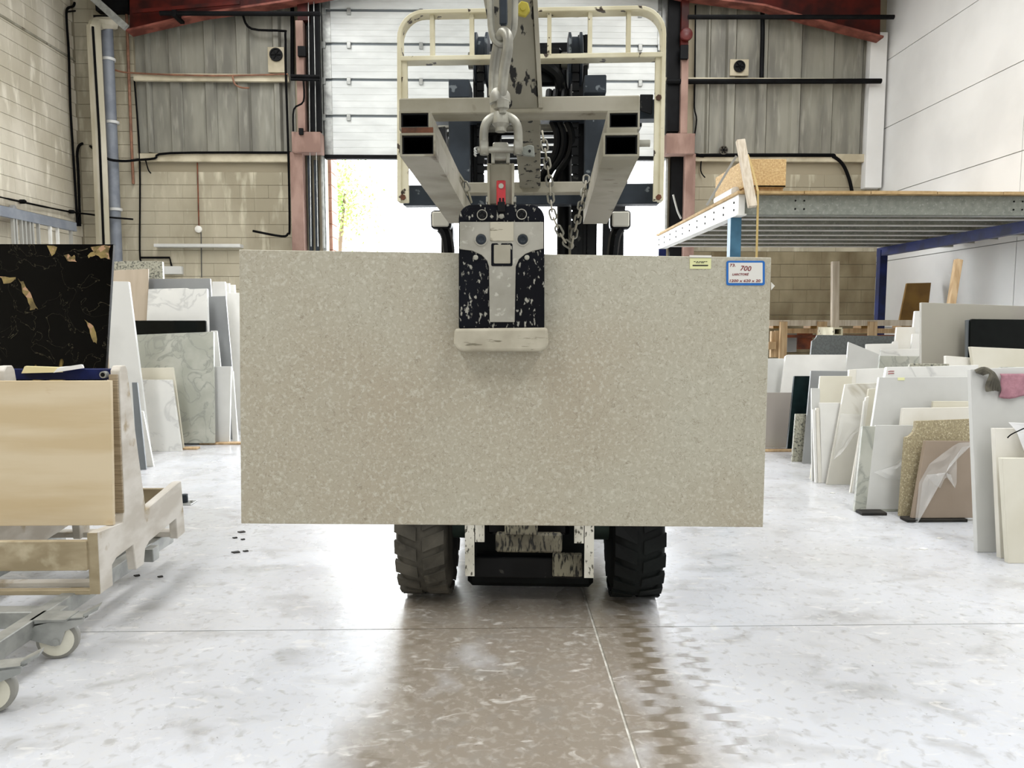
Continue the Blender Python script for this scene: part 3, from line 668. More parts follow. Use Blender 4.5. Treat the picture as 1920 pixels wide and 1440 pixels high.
slab([(1716, 583), (1732, 583)], 1690, 1725, yG+.4, 'quartz_white', 'tallest narrow white slab beside the big taupe slab', 8, th=.03)
slab([(1711, 626), (1727, 626)], 1690, 1720, yG+.18, 'quartz_white', 'narrow white slab in front of the tallest narrow one', 8, th=.02)
slab([(1652, 655), (1724, 654)], 1640, 1720, yG+.1, 'marble_white', 'short white veined slab below the narrow white slabs', 8, th=.02)
slab([(1650, 667), (1724, 668)], 1636, 1720, yG-.0, 'marble_green', 'low greenish marble slab above the red-marked slab', 8, th=.03)
# stack D
yD = 5.3
D1 = slab([(1728, 567), (2010, 577)], 1728, 2010, yD, 'taupe_stone', 'big taupe-grey slab standing high on the right', 5, th=.03)
slab([(1820, 601), (1823, 598), (2000, 600)], 1812, 1990, yD-.12, 'black_granite', 'polished black-green slab leaning on the big taupe slab', 5, th=.03)
slab([(1812, 600), (1819, 599)], 1811, 1818, yD-.1, 'dark_grey_slab', 'thin grey slab edge left of the polished black-green slab', 5, th=.02)
slab([(1820, 650), (1980, 657)], 1838, 1990, yD-.35, 'cream_stone', 'broken cream slab in front of the polished black-green slab', 5, th=.03, mid=[(1826, 690), (1823, 668)])
slab([(1774, 667), (1826, 671)], 1774, 1835, yD-.3, 'quartz_warm', 'short off-white slab left of the broken cream slab', 5, th=.03)
# ---- left stacks
slab([(195, 527), (241, 528)], 215, 283, fy(856), 'quartz_grey', 'tall pale grey slab right beside the black slab, leaning left', 9, th=.03)
L3 = slab([(262, 712), (322, 712)], 268, 341, fy(844), 'marble_white', 'veined white slab with a rough broken edge, front left stack', 10, th=.025)
slab([(255, 690), (325, 689)], 262, 345, fy(844)+.07, 'cream_stone', 'cream-topped slab behind the broken-edged veined slab', 10, th=.02)
slab([(247, 628), (400, 622)], 262, 402, fy(838)+.14, 'marble_green', 'large greenish-grey marble slab in the left stack', 8, zb=.02, th=.03)
slab([(250, 601), (385, 601)], 262, 388, fy(838)+.24, 'black_granite', 'black polished slab showing as a band above the greenish marble slab', 8, th=.03)
slab([(278, 542), (350, 540), (356, 542), (388, 541)], 262, 396, fy(838)+.32, 'marble_white', 'white marble slab above the black band', 8, th=.04)
slab([(210, 507), (278, 504)], 195, 272, fy(838)+.38, 'beige_stone', 'brownish beige slab between the tall grey and white marble slabs', 8, th=.02)
slab([(270, 523), (394, 522)], 262, 412, fy(838)+.5, 'mid_grey', 'mid-grey slab standing behind the white marble slab', 8, th=.03)
slab([(200, 491), (250, 489), (304, 490)], 190, 318, fy(838)+.6, 'granite_speck', 'rough-topped speckled granite slab, rear of the left stack', 8, th=.04)
slab([(395, 687), (433, 687)], 395, 430, fy(830), 'quartz_grey', 'low pale grey slab right of the greenish marble slab', 6, th=.03)
slab([(395, 620), (407, 620)], 400, 428, fy(830)+.12, 'quartz_white', 'thin white-edged slab right of the greenish marble slab', 8, th=.02)
slab([(385, 556), (423, 555)], 400, 447, fy(828)+.2, 'mid_grey', 'tall smooth grey slab with a bright edge near the main slab', 8, th=.02)
slab([(428, 696), (437, 696)], 436, 446, fy(826), 'quartz_white', 'thin white slab leaning on the tall smooth grey slab', 8, th=.02)
slab([(398, 528), (422, 528)], 390, 440, fy(825)+.5, 'quartz_white', 'small white slab peeping above the tall smooth grey slab', 6, th=.03)
slab([(420, 549), (470, 549)], 425, 475, fy(825)+.7, 'quartz_white', 'white-topped slab behind the left edge of the main slab', 6, th=.04)
slab([(424, 566), (470, 566)], 430, 475, fy(822)+.62, 'dark_grey_slab', 'dark grey slab behind the left edge of the main slab', 6, th=.03)
for u0, u1 in ((424, 430), (432, 440)):
    p0 = P(u0, 549, 8.0); p1 = P(u1, 549, 8.0)
    b = B(); b.box(p0.x, p1.x, 8.0, 8.04, 0, P(u0, 531 if u0 < 430 else 534, 8).z); tag(b.build('stone_offcut', 'quartz_white', bevel=.003), 'tiny white offcut standing above the white-topped slab, %s' % ('left' if u0 < 430 else 'right'), 'offcut')
slab([(247, 717), (257, 717)], 258, 274, fy(878), 'dark_grey_slab', 'narrow dark grey slab edge just behind the trestle post', 7, th=.02)
slab([(264, 770), (268, 771)], 272, 288, fy(872), 'quartz_white', 'narrow white broken slab edge behind the trestle post', 7, th=.02)
# bearers, labels, film and cloths on the slabs
for (u, v, wd) in ((1770, 985, .35), (1650, 972, .15), (1460, 850, .6), (420, 836, .5), (310, 846, .5)):
    p = Fl(u, v); b = B(); b.box(p.x-wd/2, p.x+wd/2, p.y+.06, p.y+.14, 0, .018)
    tag(b.build('bearer', 'mud_shade' if u > 1500 else 'timber', bevel=.003), 'low timber bearer on the floor under the %s slabs' % {1770: 'brown-beige', 1650: 'filmed pale grey', 1460: 'grey-beige', 420: 'low pale grey', 310: 'broken-edged veined'}[u], 'bearer')  # right-hand bearers coloured dark for the shaded gap under the slabs
def sticker(sl, u0, v0, u1, v1, m, label, parent=True, name='sticker', off=.002):
    pts = [on_plane(sl, *q, off) for q in ((u0, v0), (u1, v0), (u1, v1), (u0, v1))]
    b = B(); b.prism(pts, -sl[2]*(off*.8)); return b.build(name, m, sl[0])
sticker(B5, 1683, 708, 1696, 713, 'label_yellow', '')
sticker(B4, 1609, 956, 1622, 968, 'label_white', '')
for k in range(2): 
    pts = [on_plane(B8, *q, .003) for q in ((1665, 697+4*k), (1669, 696+4*k), (1676, 696+4*k))]
    B().tube(pts, .0022, 5).build('red_mark', 'lever_red', B8[0])
film = MATS['plastic_film']
def filmsheet(sl, outline, name='plastic_film', mname='plastic_film', amp=.012):
    b = B(); cu = sum(p[0] for p in outline)/len(outline); cv = sum(p[1] for p in outline)/len(outline); c = b.v(on_plane(sl, cu, cv, .03))
    rings = []
    for k in (1.0, .66, .33):
        rings.append([b.v(on_plane(sl, cu+(u-cu)*k, cv+(v-cv)*k, .006+random.uniform(0, amp)*2)) for u, v in outline])
    n = len(outline)
    for r0, r1 in zip(rings, rings[1:]):
        for j in range(n): b.face([r0[j], r0[(j+1) % n], r1[(j+1) % n], r1[j]])
    for j in range(n): b.face([rings[-1][j], rings[-1][(j+1) % n], c])
    return b.build(name, mname, sl[0])
filmsheet(B1, [(1796, 830), (1820, 829), (1818, 835), (1800, 838), (1792, 860), (1788, 880), (1790, 905), (1786, 915), (1780, 890), (1770, 898), (1760, 915), (1748, 908), (1736, 890), (1724, 905), (1716, 982), (1713, 975), (1722, 905), (1740, 870), (1765, 850), (1786, 834)])
filmsheet(B3, [(1634, 885), (1670, 872), (1695, 855), (1702, 860), (1700, 900), (1660, 897)])
filmsheet(C1, [(1575, 775), (1625, 778), (1618, 800), (1600, 815), (1575, 850), (1562, 862)])
def cloth(pts_uv, sl, m, name, label, th=.01, folds=.012):
    b = B(); nU, nV = 12, 10; (u0, v0, u1, v1) = pts_uv; g = []
    for i in range(nU+1):
        row = []
        for j in range(nV+1):
            u = u0+(u1-u0)*i/nU; v = v0+(v1-v0)*j/nV + 3*math.sin(i*.9)*(j/nV)
            row.append(b.v(on_plane(sl, u+1.5*math.sin(j*1.1), v, .008+folds*(.5+.5*math.sin(i*1.7+j*.35)))))
        g.append(row)
    for i in range(nU):
        for j in range(nV): b.face([g[i][j], g[i+1][j], g[i+1][j+1], g[i][j+1]])
    o = b.build(name, m, smooth=True); md = o.modifiers.new('solid', 'SOLIDIFY'); md.thickness = .004; tag(o, label, 'cloth'); return o
cloth((1871, 701, 1985, 745), A1, 'cloth_pink', 'pink_cloth', 'dusty pink cloth hung over the tall pale grey slab')
# rag: crumpled glove-like bunch
b = B(); c = on_plane(A1, 1842, 700, .03)
for a in range(5):
    q = [on_plane(A1, 1826+a*3, 697+a, .012), on_plane(A1, 1838+a*3, 692+a*1.5, .03), on_plane(A1, 1850+a*2.5, 702+a*3, .035), on_plane(A1, 1845+a*5, 722+a*2, .028), on_plane(A1, 1848+a*4.5, 733-a*1.5, .018)]
    b.tube(smoothpath(q, 4), .011, 7, scale=None)
tag(b.build('work_rag', 'cloth_grey', smooth=True), 'grubby grey rag bunched over the corner of the tall pale grey slab', 'rag')
t = thing('paper_sheets', 'white paper sheets lying on the cream slab end at the right edge', 'paper', on_plane(A3, 1905, 800, .02))
for k, (u0, v0, u1, v1) in enumerate(((1886, 792, 1960, 812), (1899, 810, 1960, 852))):
    pts = [on_plane(A3, u0, v0, .02+.008*k), on_plane(A3, u1, v0+4, .05), on_plane(A3, u1, v1, .045), on_plane(A3, u0+14, v1-3, .025+.008*k)]
    B().prism(pts, (0, .002, .001)).build('sheet', 'paper', t)
t = thing('power_tool', 'black hand tool with a thin cable on the paper at the right edge', 'tool', on_plane(A3, 1915, 800, .05))
b = B(); a = on_plane(A3, 1900, 799, .09); c = on_plane(A3, 1942, 806, .10); b.tube([a, a.lerp(c, .3), a.lerp(c, .6), c], .02, 10, scale=[.6, 1, 1.05, .9]); b.build('tool_body', 'vent_black', t, smooth=True)
b = B(); b.tube(smoothpath([a, on_plane(A3, 1892, 804, .08), on_plane(A3, 1883, 813, .05), on_plane(A3, 1881, 820, .03)]), .003, 6); b.build('tool_cord', 'black_cable', t)
# timber rack behind
yR = 8.3
t = thing('timber_rack', 'timber stillage with pale posts behind the right slabs', 'rack', P(1580, 700, yR))
b = B(); pxbox(b, 1425, 600, 1710, 611, yR, .12); b.build('top_rail', 'timber_pale', t, bevel=.003)
for u0, u1 in ((1462, 1475), (1533, 1549), (1628, 1643)):
    b = B(); pxbox(b, u0, 603, u1, 740, yR-.05, .05); b.build('post', 'timber', t, bevel=.003)
for u0, u1 in ((1450, 1462), (1520, 1533), (1615, 1628), (1690, 1705)):
    b = B(); pxbox(b, u0, 605, u1, 616, yR+.1, .2); b.build('packer', 'board_ochre', t, bevel=.003)
for i, (v0, v1) in enumerate(((616, 625), (628, 633))):
    b = B(); pxbox(b, 1476, v0, 1700, v1, yR+.15+i*.02, .05); b.build('slat', 'timber' if i == 0 else 'timber_dark', t, bevel=.002)
for i, (u0, v0, u1, v1) in enumerate(((1446, 621, 1452, 670), (1453, 620, 1461, 670), (1441, 641, 1455, 655))):
    b = B(); pxbox(b, u0, v0, u1, v1, yR+.05-i*.03, .05); tag(b.build('timber_offcut', 'timber', bevel=.002), ['short upright timber offcut nearest the main slab edge', 'upright timber offcut beside the first rack post', 'stubby timber block across the upright offcuts'][i], 'timber')
b = B(); pxbox(b, 1494, 621, 1524, 655, yR+.3, .3); tag(b.build('brown_case', 'timber_dark', bevel=.01), 'glossy reddish-brown case inside the timber rack', 'case')
b = B(); pxbox(b, 1476, 622, 1494, 660, yR+.25, .03); tag(b.build('stone_offcut', 'mid_grey', bevel=.003), 'grey offcut left of the reddish-brown case', 'offcut')
b = B(); b.rtube(P(1571, 622, 7.6), P(1571, 622, 7.6)+V((.06, .5, 0)), .1, .09, .018); tag(b.build('box_section', 'cream_metal'), 'white square tube end lying before the timber rack', 'tube')
b = B(); b.bar([P(1564, 760, 7.9), P(1566, 490, 7.9)], .075, .05); tag(b.build('timber_post', 'timber_pale', bevel=.003), 'tall pale timber post standing in the timber rack', 'post')
b = B(); e_ = P(1797, 487, 6.3); d_ = P(1772, 640, 6.2)-e_; b.bar([e_+d_*(-e_.z/d_.z), e_], .055, .05); tag(b.build('timber_post', 'timber', bevel=.003), 'leaning timber post behind the big taupe slab', 'post')
slab([(1701, 531), (1746, 530)], 1655, 1720, 8.9, 'board_ochre', 'ochre brown board leaning against the white wall under the mezzanine', 8, th=.03, name='brown_board', yaw_=10, cat='board')

# ------------------------------------------------------------ trestle trolley on the left
XP = -1.463
def endpanel(x, th=.035):
    q = [(2.675, .14), (2.675, .375), (2.86, .36), (2.875, .4), (2.884, .955), (2.9, .972), (2.935, .972), (2.947, .955), (3.05, .361), (3.365, .406), (3.40, .405), (3.42, .155), (3.337, .15), (3.33, .245), (3.07, .22), (3.03, .2), (3.013, .139), (2.947, .139), (2.93, .247), (2.80, .237), (2.766, .22), (2.766, .14)]
    return B().prism([(x-th, y, z) for y, z in q], (th, 0, 0))
t = thing('slab_trestle', 'whitewashed plywood trestle carrying the black slab and the plywood sheet', 'trestle', (-2, 3.03, .15))
for x in (XP, XP-.44, XP-1.0): endpanel(x).build('end_frame', 'ply_white', t, bevel=.003)
B().box(XP-.033, XP-.002, 2.868, 2.878, .395, .94).build('brown_edge', 'ply_edge', t)
B().box(XP-.036, XP-.001, 2.671, 2.676, .142, .372).build('brown_edge', 'ply_board', t)
B().box(XP-1.3, XP-.036, 2.66, 2.685, .235, .345).build('side_board', 'ply_board', t, bevel=.002)
B().box(XP-1.3, XP-.035, 2.67, 2.70, .14, .158).build('lower_rail', 'ply_board', t, bevel=.002)
B().box(XP-1.3, XP-.035, 2.72, 2.76, .15, .17).build('lower_rail', 'ply_white', t, bevel=.002)
B().box(XP-1.3, XP-.035, 3.39, 3.415, .25, .37).build('side_board', 'ply_board', t, bevel=.002)
B().box(XP-1.3, XP-.035, 3.36, 3.42, .15, .175).build('lower_rail', 'ply_white', t, bevel=.002)
t = thing('slab_trolley', 'galvanised wheeled trolley base under the trestle, lower left', 'trolley', (-1.9, 2.8, 0))
for x, m in ((XP-.09, 'galv'), (XP-.6, 'galv')):
    B().box(x-.05, x+.0, 1.7, 3.5, .085, .148).build('long_rail', m, t, bevel=.003)
for y in (2.5, 3.2): B().box(XP-1.3, XP-.05, y, y+.06, .085, .145).build('cross_rail', 'galv', t, bevel=.003)
def castor(px, py, ang, parent, rr=.066):
    c = Fl(px, py); c = V((c.x, c.y, rr)); R = MX.Translation(c) @ MX.Rotation(ang, 4, 'Z')
    cs = B(R); cs.lathe((0, -.018, 0), (0, 1, 0), [(0, rr*.8), (.004, rr*.97), (.012, rr), (.024, rr), (.032, rr*.97), (.036, rr*.8)], 32)
    wh = cs.build('castor_wheel', 'castor_tread', parent, smooth=True)
    B(R).lathe((0, -.021, 0), (0, 1, 0), [(0, rr*.3), (0.001, rr*.8), (.041, rr*.8), (.042, rr*.3)], 32).build('wheel_disc', 'castor_nylon', wh, smooth=True)
    fk = B(R)
    for y in (-.03, .026):
        fk.prism([(-.012, y, -.012), (.012, y, -.012), (.02, y, .005), (.03, y, .035), (.085, y, .055), (.09, y, .075), (.02, y, .078), (-.06, y, .062), (-.095, y, .03), (-.085, y, .02)], (0, .004, 0))
    fk.box(-.06, .085, -.03, .03, .07, .078)
    f = fk.build('castor_fork', 'galv', parent)
    B(R).lathe((0, -.036, 0), (0, 1, 0), [(0, .012), (.072, .012)], 10).build('axle_bolt', 'galv', f)
    B(R).prism([(.08, -.02, .07), (.13, -.02, .095), (.135, -.02, .108), (.085, -.02, .085)], (0, .04, 0)).build('brake_pedal', 'galv', f)
    return c
c1 = castor(112, 1232, math.radians(14), t)
c2 = castor(-12, 1335, math.radians(14), t)
b = B(); b.bar(smoothpath([c1+V((-.02, 0, .075)), c1+V((-.09, -.01, .06)), c1+V((-.16, -.03, .03)), c1+V((-.24, -.04, .015)), c1+V((-.45, -.06, .02))]), .008, .06); b.build('castor_arm', 'galv', t)
B().box(c1.x-.07, c1.x+.05, c1.y-.04, c1.y+.04, .142, .148).build('castor_plate', 'galv', t)
# plywood sheet and black slab and blue frame
def leanbox(x0, x1, yb, yt, z0, z1, th): return B().hexa([(x0, yb, z0), (x1, yb, z0), (x1, yb+th, z0), (x0, yb+th, z0), (x0, yt, z1), (x1, yt, z1), (x1, yt+th, z1), (x0, yt+th, z1)])
t = thing('plywood_sheet', 'light plywood sheet leaning on the near side of the trestle', 'board', (-2, 2.8, .38))
pa = P(212, 985, 2.79); pb = P(212, 714, 2.82)
leanbox(XP-1.6, pa.x, 2.79, 2.82, pa.z, pb.z, .018).build('sheet', 'ply', t, bevel=.001)
t = thing('blue_clamp_frame', 'blue painted steel frame lying across the trestle behind the plywood', 'frame', (-2, 3.05, .9))
pc = P(216, 702, 3.04)
B().box(XP-1.6, pc.x, 3.045, 3.085, pc.z-.022, pc.z+.022).build('top_bar', 'navy_paint', t, bevel=.002)
B().cyl((pc.x-.04, 3.02, pc.z), (pc.x-.04, 3.05, pc.z), .014, 16).build('tube_end', 'galv', t)
B().cyl((pc.x-.04, 3.019, pc.z), (pc.x-.04, 3.021, pc.z), .009, 12).build('tube_bore', 'vent_black', t)
B().box(pc.x-.03, pc.x, 3.05, 3.08, .39, pc.z-.022).build('upright', 'teal_paint', t, bevel=.002)
b = B(); p = P(210, 458, 3.35); q = P(207, 700, 3.2)
leanbox(XP-1.6, p.x, 3.12, 3.35, .385, p.z, .025)
tag(leanbox(XP-1.6, p.x+.005, 3.12, 3.35, .385, p.z, .022).build('marble_slab', 'black_gold', bevel=.002), 'polished black marble slab with gold veins on the trestle', 'slab')
b.bm.free()
mslab = bpy.data.objects['marble_slab']
def gold(pts, k=0):
    n0 = V((0, -1, 0)); pp = []
    rr = random.Random(len(pts)*7+int(pts[0][0]))
    for i in range(len(pts)):
        a, c = pts[i], pts[(i+1) % len(pts)]
        for f in (0, .33, .66): pp.append((a[0]+(c[0]-a[0])*f+rr.uniform(-2, 2), a[1]+(c[1]-a[1])*f+rr.uniform(-2.5, 2.5)))
    base = V((0, 3.12, .385)); up = V((0, 3.35-3.12, p.z-.385)).normalized(); nn = V((1, 0, 0)).cross(up).normalized()
    if nn.y > 0: nn = -nn
    B().prism([isect(u, v, base+nn*.0006, nn) for u, v in pp], -nn*.0004).build('gold_vein', 'gold_vein', mslab)
for q_ in ([(89, 462), (107, 463), (104, 476), (97, 480)], [(170, 462), (205, 461), (206, 488), (190, 484), (176, 474)], [(166, 478), (181, 466), (178, 478), (166, 486)], [(0, 520), (30, 521), (28, 527), (8, 530)], [(32, 522), (42, 528), (62, 560), (72, 578), (58, 579), (50, 560)], [(158, 597), (176, 612), (182, 646), (176, 640), (166, 618)], [(120, 478), (140, 480), (143, 490), (128, 492)]):
    gold(q_)
t = thing('folded_papers', 'folded cream and white papers resting on the blue bar', 'paper', P(105, 690, 3.0))
B().hexa([P(40, 700, 2.98), P(118, 698, 2.98), P(118, 697, 3.08), P(45, 697, 3.08), P(46, 687, 2.98), P(112, 689, 2.98), P(112, 688, 3.08), P(50, 686, 3.08)]).build('cream_envelope', 'paper_cream', t)
B().hexa([P(100, 699, 2.97), P(158, 690, 2.97), P(158, 689, 3.05), P(105, 696, 3.05), P(108, 690, 2.97), P(152, 683, 2.97), P(156, 684, 3.05), P(112, 688, 3.05)]).build('white_sheet', 'paper', t)
# floor anchor
p = Fl(346, 944); t = thing('floor_anchor', 'small bolted steel stub on the floor beside the trestle', 'anchor', p)
B().box(p.x-.05, p.x+.06, p.y-.05, p.y+.05, 0, .008).build('base_plate', 'galv', t, bevel=.002)
B().lathe(p+V((0, 0, .008)), (0, 0, 1), [(0, .022), (.05, .022), (.052, .015)], 16).build('stub', 'plate_blue', t, smooth=True)
for s_ in (-.035, .045): B().lathe(p+V((s_, 0, .008)), (0, 0, 1), [(0, .008), (.012, .008)], 6).build('bolt', 'galv', t)
for i, (u, v) in enumerate(((452, 998), (440, 1009), (455, 1012), (441, 1036), (460, 1034), (256, 1080), (300, 1082), (1560, 925), (1730, 1030), (1760, 1010))):
    p = Fl(u, v); b = B(); r = random.uniform(.008, .02)
    b.prism([(p.x-r, p.y, 0.0), (p.x, p.y-r*.8, 0), (p.x+r*1.3, p.y-r*.2, 0), (p.x+r*.5, p.y+r*.9, 0)], (0, 0, .005))
    tag(b.build('floor_chip', 'mud_shade' if i < 7 else 'quartz_white'), 'small %s chip lying on the concrete floor by the %s' % (('dark', 'trestle') if i < 7 else ('white', 'right slabs')), 'debris', 'stone chips %s' % ('by the trestle' if i < 7 else 'by the right slabs'))

# ------------------------------------------------------------ forklift truck (built in its own frame, TM)
XC = -.055
t = thing('forklift_truck', 'cream and black forklift truck facing the viewer in the doorway lane', 'forklift', TM @ V((XC, 3.0, 0)))
T = lambda: B(TM)
# load backrest guard
Yg = 2.6
g = lambda u, v: PT(u, v, Yg)
r_ = .085
pl, pr_ = g(751, 75), g(1243, 70); zt_ = PT(997, 24, Yg).z
path = [g(751, 380), V((pl.x, Yg, zt_-r_-.02))]+[V((pl.x+r_*(1-math.cos(a)), Yg, zt_-r_+r_*math.sin(a))) for a in [PI/2*k/8 for k in range(9)]] \
    + [V((pr_.x-r_*(1-math.sin(a)), Yg, zt_-r_+r_*math.cos(a))) for a in [PI/2*k/8 for k in range(9)]]+[V((pr_.x, Yg, zt_-r_-.02)), V((pr_.x, Yg, g(1243, 378).z))]
T().bar(path, .014, .055).build('guard_frame', 'cream_metal', t, bevel=.002)
zb2 = g(997, 111).z
T().box(pl.x, pr_.x, Yg-.028, Yg+.028, zb2-.008, zb2+.008).build('guard_crossbar', 'cream_metal', t, bevel=.002)
for u in (811, 885, 957, 1030, 1106, 1178):
    x = g(u, 70).x; T().box(x-.007, x+.007, Yg-.015, Yg+.015, zb2, zt_-.005).build('guard_bar', 'cream_metal', t, bevel=.001)
for u0, u1 in ((750, 767), (1225, 1242)):
    T().box(g(u0, 250).x, g(u1, 250).x, Yg-.02, Yg-.008, g(900, 381).z, zb2-.006).build('guard_post', 'cream_metal', t, bevel=.002)
for u, v in ((1233, 187), (1233, 372), (758, 372)):
    p = g(u, v); T().lathe((p.x, Yg-.02, p.z), (0, -1, 0), [(0, .01), (.008, .01)], 6).build('bolt', 'rust_line', t)
# carriage
T().box(PT(755, 365, 2.66).x, PT(1238, 365, 2.66).x, 2.66, 2.72, PT(900, 384, 2.66).z, PT(900, 346, 2.66).z).build('carriage_bar', 'plate_blue', t, bevel=.003)
T().box(PT(760, 200, 2.66).x, PT(1235, 200, 2.66).x, 2.66, 2.72, PT(900, 226, 2.66).z, PT(900, 190, 2.66).z).build('carriage_bar', 'plate_blue', t, bevel=.003)
for u0, u1, v0 in ((841, 880, 148), (1096, 1137, 143)):
    T().box(PT(u0, 250, 2.58).x, PT(u1, 250, 2.58).x, 2.58, 2.62, PT(900, 345, 2.58).z, PT(900, 205, 2.58).z).build('fork_shank', 'plate_blue', t, bevel=.003)
    T().box(PT(u0, 160, 2.56).x, PT(u1, 160, 2.56).x, 2.56, 2.66, PT(900, v0+34, 2.56).z, PT(900, v0, 2.56).z).build('hook_block', 'plate_blue', t, bevel=.003)
T().hexa([PT(1200, 208, 2.6), PT(1222, 215, 2.6), PT(1222, 215, 2.64), PT(1200, 208, 2.64), PT(1200, 177, 2.6), PT(1225, 177, 2.6), PT(1225, 177, 2.64), PT(1200, 177, 2.64)]).build('guard_bracket', 'black_grease', t, bevel=.002)
# mast
Ym = 2.76
zo = PT(1000, 170, Ym).z; zi = PT(1000, 66, Ym).z
for s_ in (-1, 1):
    b = T(); xo = XC+s_*.229; b.box(xo-.018, xo+.018, Ym, Ym+.012, .165, zo); b.box(xo+s_*.006, xo+s_*.018, Ym, Ym+.11, .165, zo); b.box(xo-.018, xo+.018, Ym+.1, Ym+.11, .165, zo)
    r = b.build('outer_rail', 'black_grease', t, bevel=.001)
    T().box(xo-.018, xo+.018, Ym-.004, Ym-.0005, .165, .9).build('worn_face', 'grimy_white', r)
    b = T(); xi = XC+s_*.190; b.box(xi-.018, xi+.018, Ym+.004, Ym+.014, .3, zi); b.box(xi+s_*.006, xi+s_*.018, Ym, Ym+.095, .3, zi)
    r = b.build('inner_rail', 'black_grease', t, bevel=.001)
    T().box(xi-.018, xi+.018, Ym-.003, Ym+.003, .3, .9).build('worn_face', 'grimy_white', r)
    xk = XC+s_*.156; T().box(xk-.012, xk+.012, Ym+.01, Ym+.05, .42, 1.5).build('carriage_runner', 'grimy_beige', t)
    # chain sheave on top of the inner mast
    cxs = PT(902 if s_ < 0 else 1079, 105, Ym-.03); cz = cxs.z
    sh = T().lathe((cxs.x-.028, Ym+.02, cz), (1, 0, 0), [(0, .075), (.004, .095), (.012, .095), (.016, .08), (.04, .08), (.044, .095), (.052, .095), (.056, .075)], 28).build('chain_sheave', 'plate_blue', t, smooth=True)
    T().lathe((cxs.x-.05*s_, Ym+.02, cz), (s_, 0, 0), [(0, .03), (.1, .03)], 12).build('sheave_pin', 'forged', sh, smooth=True)
    b = T()
    for k in range(46):
        z = cz-.02-.032*k; b.box(cxs.x-.012, cxs.x+.012, Ym-.062, Ym-.046, z-.013, z+.013); b.box(cxs.x-.008, cxs.x+.008, Ym-.058, Ym-.05, z-.02, z+.02)
    b.build('lift_chain', 'black_grease', t)
    p = PT(925 if s_ < 0 else 1060, 150, Ym+.08)
    T().cyl((p.x, Ym+.13, .3), (p.x, Ym+.13, zi-.05), .028, 16).build('lift_cylinder', 'black_grease', t, smooth=True)
for z, h_, m in ((zi-.05, .06, 'black_grease'), (zo-.08, .08, 'plate_blue'), (PT(1000, 240, Ym).z, .045, 'black_grease'), (1.3, .08, 'black_grease'), (.62, .1, 'black_grease')):
    T().box(XC-.2, XC+.2, Ym+.1, Ym+.14, z, z+h_).build('mast_crossmember', m, t, bevel=.003)
p = PT(1030, 231, Ym); T().cyl((XC-.18, Ym+.05, p.z), (XC+.2, Ym+.05, p.z), .018, 14).build('tilt_bar', 'forged', t, smooth=True)
for x0 in (1036, 1048, 1064):
    q = [PT(x0-6, 170, Ym-.02), PT(x0-8, 210, Ym-.05), PT(x0+8, 250, Ym-.06), PT(x0+4, 290, Ym-.04), PT(x0-18, 325, Ym-.02), PT(x0-30, 360, Ym)]
    T().tube(smoothpath(q, 5), .012, 8).build('hydraulic_hose', 'black_grease', t, smooth=True)
q = [PT(1008, 118, Ym), PT(1030, 128, Ym-.03), PT(1048, 145, Ym-.03), PT(1052, 178, Ym)]
T().tube(smoothpath(q, 5), .02, 8).build('hydraulic_hose', 'black_grease', t, smooth=True)
b = T(); p = PT(1028, 125, Ym); b.box(p.x-.045, p.x+.05, Ym, Ym+.03, PT(1000, 160, Ym).z, PT(1000, 88, Ym).z); b.build('valve_block', 'black_grease', t, bevel=.01)
# lower front plates
def tb(u0, v0, u1, v1, Y, d, m, nm, bv=.004): b = B(TM); pxbox(b, u0, v0, u1, v1, Y, d, PT); return b.build(nm, m, t, bevel=bv)
tb(929, 1000, 1054, 1037, 2.74, .03, 'grimy_beige', 'lower_plate', .008)
tb(946, 940, 1008, 1004, 2.72, .02, 'grimy_beige', 'centre_plate')
tb(1036, 1040, 1092, 1082, 2.82, .03, 'grimy_beige', 'side_plate')
tb(888, 1046, 1092, 1084, 2.85, .05, 'black_grease', 'axle_guard')
tb(915, 905, 1062, 1000, 2.86, .06, 'black_grease', 'mast_back')
# chassis and body behind
T().box(XC-.26, XC+.26, 2.95, 4.5, .05, .62).build('chassis', 'tyre_dark', t, bevel=.02)
T().cyl((XC-.42, 3.05, .3), (XC+.42, 3.05, .3), .07, 16).build('drive_axle', 'rim_green', t, smooth=True)
T().box(XC-.33, XC+.33, 2.98, 3.2, .62, 1.12).build('cowl', 'plate_blue', t, bevel=.02)
T().box(XC-.33, XC+.33, 3.5, 4.5, .62, 1.0).build('engine_cover', 'cream_metal', t, bevel=.04, seg=2)
b = T(); b.prism([(XC-.46, 4.2, .12), (XC-.46, 4.75, .16), (XC-.46, 4.85, .5), (XC-.46, 4.75, 1.02), (XC-.46, 4.2, 1.02)], (.92, 0, 0)); b.build('counterweight', 'cream_metal', t, bevel=.04, seg=2)
s0 = T(); s0.box(XC-.22, XC+.22, 3.6, 4.05, 1.0, 1.08); s0.hexa([(XC-.2, 4.0, 1.08), (XC+.2, 4.0, 1.08), (XC+.2, 4.1, 1.08), (XC-.2, 4.1, 1.08), (XC-.17, 4.12, 1.45), (XC+.17, 4.12, 1.45), (XC+.17, 4.2, 1.45), (XC-.17, 4.2, 1.45)]); s0.build('seat', 'tyre_dark', t, bevel=.03, seg=2)
st = T(); c = V((XC-.05, 3.32, 1.18)); st.tube(arcpts(c, .16, 0, 2*PI*.97, 24, (1, 0, 0), (0, .5, .86)), .012, 6, closed=True); st.tube([c, c+V((0, -.12, -.2))], .015, 8); st.build('steering_wheel', 'tyre_dark', t, smooth=True)
zr = PT(1000, 243, 3.45).z
